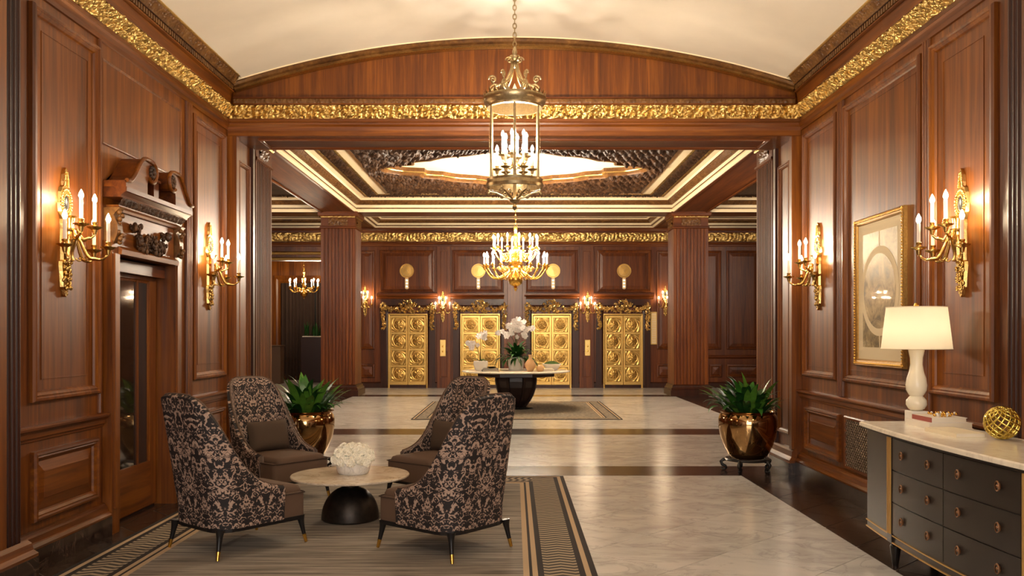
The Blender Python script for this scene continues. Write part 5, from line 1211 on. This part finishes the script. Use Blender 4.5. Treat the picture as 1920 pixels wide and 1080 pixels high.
pullm.tube([(-0.012, 0.022 * math.cos(t), 0.03 * math.sin(t)) for t in np.linspace(0, 2 * PI, 17)[:-1]], 0.0045, 5, closed=True); pullm.sphere((-0.008, 0, 0.0), 0.011, 8, 5); pullm.sphere((-0.008, 0, 0.026), 0.008, 6, 4); pullm.lathe([(0, 0.003), (0.02, 0.002), (0.024, 0)], 12, Matrix.Rotation(-PI / 2, 4, 'Y'))
pull_me = pullm.mesh('drawer_pull', 'pull_copper', 60)
ymid = (PY0 + PY1) / 2
for c0, c1 in ((PY0 + 0.012, ymid - 0.004), (ymid + 0.004, PY1 - 0.012)):
    for k in range(3):
        z0 = 0.232 + k * 0.215; dr = bowslab(c0, c1, z0, z0 + 0.207, 0.036, 2.75, 8).build('drawer', 'dresser_black', sb, smooth=20)
        for f in (0.24, 0.76):
            y = c0 + (c1 - c0) * f; link('drawer_pull', pull_me, dr, (bow(y, 0.034) + LX, y + LY, z0 + 0.112), scl=(0.85, 0.85, 0.85))
for y in (S0 + 0.12, PY0 - 0.035, PY1 + 0.035, S1 - 0.12):
    for xx in ((bow(y, 0.075), SB - 0.06) if PY0 - 0.1 < y < PY1 + 0.1 else (SB - 0.06,)):
        m = MB(); m.lathe([(0, 0), (0.018, 0), (0.02, 0.02), (0.022, 0.025), (0.034, 0.12), (0.036, 0.14), (0.028, 0.148), (0.03, 0.166), (0, 0.166)], 14, T(xx + LX, y + LY, 0)); m.build('foot', 'dresser_dark', sb)

# table lamp
lp = empty('table_lamp', (2.925, 6.36, DT)); tag(lp, 'ivory glass table lamp with white drum shade on the sideboard', 'lamp')
m = MB(); m.bbox(-0.06, 0.06, -0.06, 0.06, 0, 0.085, 0.004); m.build('plinth', 'white_ceramic', lp, smooth=0)
m = MB(); m.lathe([(0, 0.085), (0.035, 0.086), (0.055, 0.1), (0.072, 0.13), (0.07, 0.16), (0.05, 0.185), (0.044, 0.192), (0.052, 0.2), (0.07, 0.235), (0.074, 0.27), (0.066, 0.32), (0.05, 0.37), (0.042, 0.42), (0.044, 0.47), (0.055, 0.52), (0.056, 0.53), (0.03, 0.532), (0, 0.533)], 36); m.build('lamp_body', 'ivory_ceramic', lp, smooth=60)
m = MB(); m.lathe([(0.01, 0.53), (0.016, 0.535), (0.012, 0.56), (0.012, 0.60), (0.006, 0.61), (0.006, 0.83), (0, 0.83)], 12); m.build('neck', 'gold', lp)
m = MB(); m.lathe([(0.24, 0.534), (0.2055, 0.836)], 56); m.build('lamp_shade', 'shade_linen', lp, smooth=60)
for rr, zz in ((0.24, 0.534), (0.2055, 0.836)):
    m = MB(); m.tube([(rr * math.cos(t), rr * math.sin(t), zz) for t in np.linspace(0, 2 * PI, 49)[:-1]], 0.003, 5, closed=True); m.build('shade_hoop', 'shade_cloth', lp, smooth=180)
m = MB(); [m.tube([(0.006, 0, 0.822), (0.204, 0, 0.822)], 0.003, 5, Matrix.Rotation(2 * PI * k / 3, 4, 'Z')) for k in range(3)]; m.build('shade_spider', 'gold', lp)
m = MB(); m.lathe([(0, 0.825), (0.008, 0.83), (0.01, 0.836), (0.018, 0.85), (0.012, 0.866), (0, 0.87)], 14); m.build('finial', 'gold', lp)
m = MB(); m.lathe([(0, 0), (0.02, 0.01), (0.032, 0.04), (0.025, 0.07), (0, 0.085)], 12, T(0, 0, 0.62)); m.build('lamp_bulb', 'bulb_lamp', lp)

# books
def book(x, y, z, sx, sy, h, rz, cover, lab, name='book'):
    e = empty(name, (x, y, z), rz); tag(e, lab, 'book')
    m = MB(); m.box(-sx / 2, sx / 2, -sy / 2, sy / 2, 0, 0.004); m.box(-sx / 2, sx / 2, -sy / 2, sy / 2, h - 0.004, h); m.box(-sx / 2, -sx / 2 + 0.004, -sy / 2, sy / 2, 0.004, h - 0.004); m.build('cover', cover, e, smooth=0)
    m = MB(); m.box(-sx / 2 + 0.004, sx / 2 - 0.006, -sy / 2 + 0.005, sy / 2 - 0.005, 0.004, h - 0.004); m.build('pages', 'page_paper', e, smooth=0)
    return e
b1 = P(1757, 798, 5.72)
book(2.94, 6.06, DT, 0.30, 0.34, 0.042, 0.03, 'book_white', 'thick white book at the bottom of the stack beside the lamp')
tb = book(2.945, 6.06, DT + 0.042, 0.24, 0.29, 0.032, 0.0, 'book_white', 'smaller red-spined book on top of the white one beside the lamp')
m = MB(); m.box(-0.1225, -0.12, -0.145, 0.145, 0, 0.032); tag(m.build('spine', 'book_red', tb, smooth=0), 'faded red spine')
book(2.82, 5.60, DT, 0.19, 0.38, 0.026, 0.04, 'book_ivory', 'slim ivory book lying flat on the marble top next to the gold ball')
bs = empty('bead_garland', (2.95, 6.03, DT + 0.074)); tag(bs, 'string of gold and white beads coiled on the stacked books', 'beads')
bmw, bmg = MB(), MB(); bmw.sphere((0, 0, 0), 0.009, 8, 6); bmg.sphere((0, 0, 0), 0.009, 8, 6); bw_, bg_ = bmw.mesh('bead', 'white_ceramic', 180), bmg.mesh('bead', 'gold', 180)
for k in range(34):
    a = k * 0.42; r = 0.05 + 0.028 * math.sin(k * 0.9) * (1 if k > 16 else 0.4) + (0.012 if k > 16 else 0)
    link('bead', bg_ if k % 3 else bw_, bs, (r * math.cos(a), r * 1.15 * math.sin(a), 0.0085 + (0.013 if k > 16 else 0)))
# pierced gold ball
gb = MB(); R = 0.097
for k in range(12):
    for sg in (-1, 1):
        gb.tube([(R * math.sin(t) * math.cos(2 * PI * k / 12 + sg * (t - PI / 2) * 1.15), R * math.sin(t) * math.sin(2 * PI * k / 12 + sg * (t - PI / 2) * 1.15), -R * math.cos(t)) for t in np.linspace(0.16, PI - 0.16, 22)], 0.0062, 5)
for z in (-1, 1): gb.tube([(R * math.sin(0.17) * math.cos(t), R * math.sin(0.17) * math.sin(t), z * R * math.cos(0.17)) for t in np.linspace(0, 2 * PI, 13)[:-1]], 0.006, 5, closed=True)
o = gb.build('lattice_ball', 'ball_gold', smooth=180, loc=(2.955, 5.30, DT + 0.1032)); o.rotation_euler = (0.25, -0.3, 0); tag(o, 'pierced gold lattice ball on the marble sideboard top', 'ornament')

# ------------------------------------------------------------------ framed print
fp = empty('framed_print', (XW - 0.002, 7.65, 1.28)); tag(fp, 'tall gilt-framed print of old engravings around a central circle', 'picture')
fr = lambda a, z, h: (-h, a, z)
PW, PH = 0.52, 1.34
m = MB(); ring(m, fr, -PW, PW, 0, PH, [(0, 0), (0, 0.03), (0.01, 0.04), (0.022, 0.034), (0.045, 0.03), (0.055, 0.022), (0.06, 0.012)]); m.build('frame', 'frame_gold', fp, smooth=0)
m = MB()
for zz, n_, horiz in ((0.022, 40, True), (PH - 0.022, 40, True), (-PW + 0.022, 52, False), (PW - 0.022, 52, False)):
    for k in range(n_):
        t = (k + 0.5) / n_; c = (-0.036, -PW + 2 * PW * t, zz) if horiz else (-0.036, zz, PH * t); m.sphere(c, 0.011, 5, 4)
o = m.build('frame_beading', 'gold', fp, smooth=180); o['kind'] = 'stuff'
m = MB(); fbox(m, fr, -PW + 0.05, PW - 0.05, 0.05, PH - 0.05, 0.0, 0.012); m.build('mat_board', 'mat_board', fp, smooth=0)
for a0, a1, z0, z1, mt in ((-0.36, -0.012, 0.80, 1.19, 'print_sky'), (0.012, 0.36, 0.80, 1.19, 'print_sky'), (-0.36, -0.012, 0.17, 0.54, 'print_ground'), (0.012, 0.36, 0.17, 0.54, 'print_ground')):
    m = MB(); fbox(m, fr, a0, a1, z0, z1, 0.012, 0.0135); m.build('engraving', mt, fp, smooth=0)
m = MB(); m.lathe([(0.395, 0.0135), (0.395, 0.0155), (0, 0.0155)], 64, T(0, 0, 0.665) @ Matrix.Rotation(-PI / 2, 4, 'Y')); m.build('mat_ring', 'mat_board', fp, smooth=0)
m = MB(); m.lathe([(0.33, 0.0155), (0.33, 0.017), (0, 0.017)], 64, T(0, 0, 0.665) @ Matrix.Rotation(-PI / 2, 4, 'Y')); m.build('round_engraving', 'print_circle', fp, smooth=0)
m = MB(); m.add([fr(-PW + 0.055, 0.055, 0.019), fr(-PW + 0.055, PH - 0.055, 0.019), fr(PW - 0.055, PH - 0.055, 0.019), fr(PW - 0.055, 0.055, 0.019)], [(0, 1, 2, 3)]); m.build('glass', 'clear_glass', fp, smooth=0)

# ------------------------------------------------------------------ round table in the far hall
RX, RY = 0.04, 18.5
rt = empty('round_table', (RX, RY, 0.0106)); tag(rt, 'large round marble table on a dark flared pedestal under the chandelier', 'table')
m = MB(); m.lathe([(0, 0.765), (1.10, 0.765), (1.14, 0.775), (1.145, 0.79), (1.13, 0.80), (0, 0.80)], 72); m.build('table_top', 'white_marble', rt)
m = MB(); m.lathe([(0, 0.68), (0.84, 0.68), (0.86, 0.69), (0.86, 0.765), (0, 0.765)], 8, Matrix.Rotation(PI / 8, 4, 'Z')); m.build('apron', 'pedestal_wood', rt, smooth=0)
pr = [(0.17, 0.03), (0.2, 0.06), (0.28, 0.16), (0.36, 0.30), (0.41, 0.45), (0.43, 0.58), (0.43, 0.68)]
m = MB(); m.lathe([(0, 0.03)] + pr, 8, Matrix.Rotation(PI / 8, 4, 'Z')); m.build('pedestal', 'pedestal_wood', rt, smooth=0)
for k in range(8):
    a = PI / 8 + k * PI / 4; m = MB(); M = Matrix.Rotation(a, 4, 'Z'); q_ = len(pr)
    m.add([(r - 0.02, s * 0.03, z) for s in (-1, 1) for r, z in pr] + [(r + 0.035, s * 0.03, z) for s in (-1, 1) for r, z in pr], [(i, i + 1, 2 * q_ + i + 1, 2 * q_ + i) for i in range(q_ - 1)] + [(q_ + i, q_ + i + 1, 3 * q_ + i + 1, 3 * q_ + i) for i in range(q_ - 1)] + [(2 * q_ + i, 2 * q_ + i + 1, 3 * q_ + i + 1, 3 * q_ + i) for i in range(q_ - 1)], M); m.build('pedestal_rib', 'pedestal_wood', rt, smooth=0)
m = MB(); m.lathe([(0, 0), (0.36, 0), (0.37, 0.02), (0.35, 0.035), (0, 0.035)], 40); m.build('base', 'black_metal', rt)
ZT_ = 0.0106 + 0.80
orch = MB()
for k in range(5):
    M = Matrix.Rotation(2 * PI * k / 5, 4, 'Z'); w_ = 0.032 if k in (1, 4) else 0.022
    orch.add([(0, 0, 0), (0.022, w_, 0.008), (0.05, w_ * 0.6, 0.004), (0.055, 0, 0), (0.05, -w_ * 0.6, 0.004), (0.022, -w_, 0.008)], [(0, 1, 2, 3), (0, 3, 4, 5)], M)
orch.sphere((0, 0, 0.008), 0.009, 6, 4); orch_me = orch.mesh('blossom', 'blossom_orchid', 0)
def orchid(e, stems, r):
    for (x, y, z0, dx, dy, H, n) in stems:
        pts = [(x + dx * (t ** 2.2), y + dy * (t ** 2.2), z0 + H * (1 - (1 - t) ** 1.6) - 0.16 * max(0, t - 0.75) ) for t in np.linspace(0, 1, 12)]
        m = MB(); m.tube(pts, [0.008 - 0.0004 * k for k in range(12)], 5); s_ = m.build('flower_stem', 'stem_green', e, smooth=180)
        for k in range(n):
            p = pts[min(11, 11 - int(k * 0.55))]; link('blossom', orch_me, s_, (p[0] + r.uniform(-0.07, 0.07), p[1] + r.uniform(-0.07, 0.03), p[2] + r.uniform(-0.07, 0.06)), (PI / 2 + r.uniform(-0.5, 0.5), r.uniform(0, 6), r.uniform(-0.6, 0.6)), (r.uniform(0.95, 1.35),) * 3)
FERN = [leaf_mesh('frond', mt, L, 0.075, b) for mt, L, b in (('leaf_dark', 0.50, 1.5), ('leaf_green', 0.46, 2.0), ('leaf_dark', 0.42, 1.0))]
# small orchid
e = empty('orchid_pot', (RX - 0.74, RY - 0.15, ZT_)); tag(e, 'small white orchid in a pale tapered pot on the round table', 'potted orchid')
m = MB(); m.lathe([(0, 0), (0.09, 0), (0.105, 0.02), (0.135, 0.14), (0.13, 0.2), (0.12, 0.205), (0.11, 0.18), (0, 0.18)], 24, sx=1.15); m.build('pot', 'white_ceramic', e)
r = random.Random(9); orchid(e, [(0.0, 0, 0.18, 0.06, 0, 0.62, 8), (-0.02, 0, 0.18, -0.24, 0, 0.42, 9)], r)
for k in range(5): link('leaf', FERN[k % 3], e, (0, 0, 0.18), (0, 1.0, k * 1.3), (0.55,) * 3)
# central orchids with ferns
e = empty('orchid_vase', (RX - 0.0, RY, ZT_)); tag(e, 'white vase overflowing with ferns and tall white orchids, centre of the round table', 'floral display')
m = MB(); m.lathe([(0, 0), (0.13, 0), (0.15, 0.02), (0.165, 0.12), (0.17, 0.27), (0.16, 0.28), (0.15, 0.25), (0, 0.25)], 28); m.build('vase', 'white_ceramic', e)
orchid(e, [(0, 0, 0.27, 0.0, -0.05, 0.80, 12), (0.02, 0, 0.27, -0.36, -0.03, 0.56, 8), (-0.01, -0.02, 0.27, 0.40, -0.02, 0.66, 10), (0.0, 0.03, 0.27, -0.12, -0.1, 0.68, 9), (0.0, 0.03, 0.27, 0.12, -0.06, 0.74, 9)], r)
for k in range(90):
    a = k * 2.39996; t = k / 90; link('frond', FERN[k % 3], e, (0.10 * t * math.cos(a), 0.10 * t * math.sin(a), 0.27), (0, 0.3 + 1.5 * t + r.uniform(-0.2, 0.2), a), (r.uniform(0.75, 1.15),) * 3)
# vases, bowls, books
def pot(name, dx, dy, prof, mat, lab, cat, n=28):
    e = MB(); e.lathe(prof, n); o = e.build(name, mat, smooth=60, loc=(RX + dx, RY + dy, ZT_)); return tag(o, lab, cat)
pot('bottle_vase', 0.29, -0.58, [(0, 0), (0.05, 0), (0.07, 0.03), (0.11, 0.11), (0.115, 0.15), (0.08, 0.21), (0.035, 0.26), (0.03, 0.32), (0.045, 0.345), (0.035, 0.345), (0.02, 0.3), (0, 0.3)], 'amber_ceramic', 'amber bottle vase with a narrow neck on the round table', 'vase')
pot('round_jar', 0.49, -0.62, [(0, 0), (0.05, 0), (0.075, 0.03), (0.08, 0.075), (0.055, 0.125), (0.03, 0.135), (0.0, 0.135)], 'amber_ceramic', 'small round amber jar beside the bottle vase', 'jar')
e = empty('moss_bowl', (RX + 0.76, RY + 0.05, ZT_)); tag(e, 'shallow white bowl filled with green moss on the round table', 'bowl')
m = MB(); m.lathe([(0, 0), (0.10, 0), (0.12, 0.02), (0.20, 0.13), (0.20, 0.14), (0.19, 0.135), (0.18, 0.12), (0, 0.1)], 28); m.build('bowl', 'white_ceramic', e)
m = MB(); m.lathe([(0, 0.20), (0.06, 0.195), (0.13, 0.165), (0.185, 0.125)], 20); m.build('moss', 'moss', e)
book(RX - 0.53, RY - 0.52, ZT_, 0.34, 0.26, 0.035, 0.1, 'book_black', 'large black book at the bottom of the stack on the round table')
book(RX - 0.52, RY - 0.52, ZT_ + 0.035, 0.30, 0.22, 0.03, -0.1, 'book_black', 'black book on top of the stack on the round table')
pot('dish', -0.50, -0.52, [(0, 0.066), (0.05, 0.066), (0.09, 0.10), (0.085, 0.102), (0.045, 0.075), (0, 0.075)], 'old_brass', 'small dark bronze dish on the stacked black books', 'dish')
book(RX + 0.60, RY - 0.38, ZT_, 0.36, 0.26, 0.03, -0.15, 'book_white', 'flat white book under another beside the moss bowl')
book(RX + 0.61, RY - 0.38, ZT_ + 0.03, 0.28, 0.2, 0.025, 0.1, 'page_paper', 'small pale book on top of the flat white book beside the moss bowl')

# ------------------------------------------------------------------ curtained room beyond the doorway
def curtain(x0, x1, z1, y, lab, n):
    m = MB(); us = np.linspace(0, 1, n * 8 + 1); zs = np.linspace(0.02, z1, 6)
    A = np.zeros((len(us), len(zs), 3))
    for i, u_ in enumerate(us):
        for j, z in enumerate(zs): A[i, j] = (x0 + (x1 - x0) * u_, y - 0.06 * math.sin(u_ * n * 2 * PI) - 0.02 * math.sin(u_ * n * 5), z)
    m.arr(A); tag(m.build('curtain', 'curtain_cloth', smooth=180), lab, 'curtain', 'floor-length brown curtains')
curtain(-8.05, -6.9, 3.34, YR - 0.12, 'brown floor-length curtain left of the dark planter box', 9)
curtain(-6.85, -5.6, 3.34, YR - 0.14, 'brown floor-length curtain hanging behind the grass planter', 9)
YP = 28.9
gx0, gx1 = P(567, 0, YP)[0], P(612, 0, YP)[0]; gz = P(0, 632, YP)[2]
gp = empty('planter_box', ((gx0 + gx1) / 2, YP, 0)); tag(gp, 'tall dark red planter box with spiky green grass', 'planter')
hw_ = (gx1 - gx0) / 2
m = MB(); m.bbox(-hw_, hw_, -0.22, 0.22, 0, gz, 0.01); m.build('box', 'planter_red', gp, smooth=0)
m = MB(); m.bbox(-hw_ + 0.03, hw_ - 0.03, -0.19, 0.19, gz, gz + 0.03, 0.01); m.build('pebbles', 'pebble_white', gp, smooth=0)
GL = leaf_mesh('blade', 'leaf_dark', 0.52, 0.06, 0.35)
r = random.Random(21)
for k in range(34): link('blade', GL, gp, (r.uniform(-hw_ + 0.06, hw_ - 0.06), r.uniform(-0.15, 0.15), gz + 0.02), (0, r.uniform(0, 0.3), r.uniform(0, 6)), (r.uniform(0.7, 1.05),) * 3)
YC = 28.0; c0, c1, cz_ = P(505, 0, YC)[0], P(531, 0, YC)[0], P(0, 647, YC)[2]
cb = empty('host_stand', ((c0 + c1) / 2, YC, 0)); tag(cb, 'small brown wooden stand in the doorway beside the curtains', 'stand')
hw_ = (c1 - c0) / 2
m = MB(); m.bbox(-hw_ + 0.03, hw_ - 0.03, -0.22, 0.22, 0, cz_ - 0.04, 0.01); m.build('body', 'cabinet_brown', cb, smooth=0)
m = MB(); m.bbox(-hw_, hw_, -0.26, 0.26, cz_ - 0.04, cz_, 0.01); m.build('top', 'cabinet_brown', cb, smooth=0)
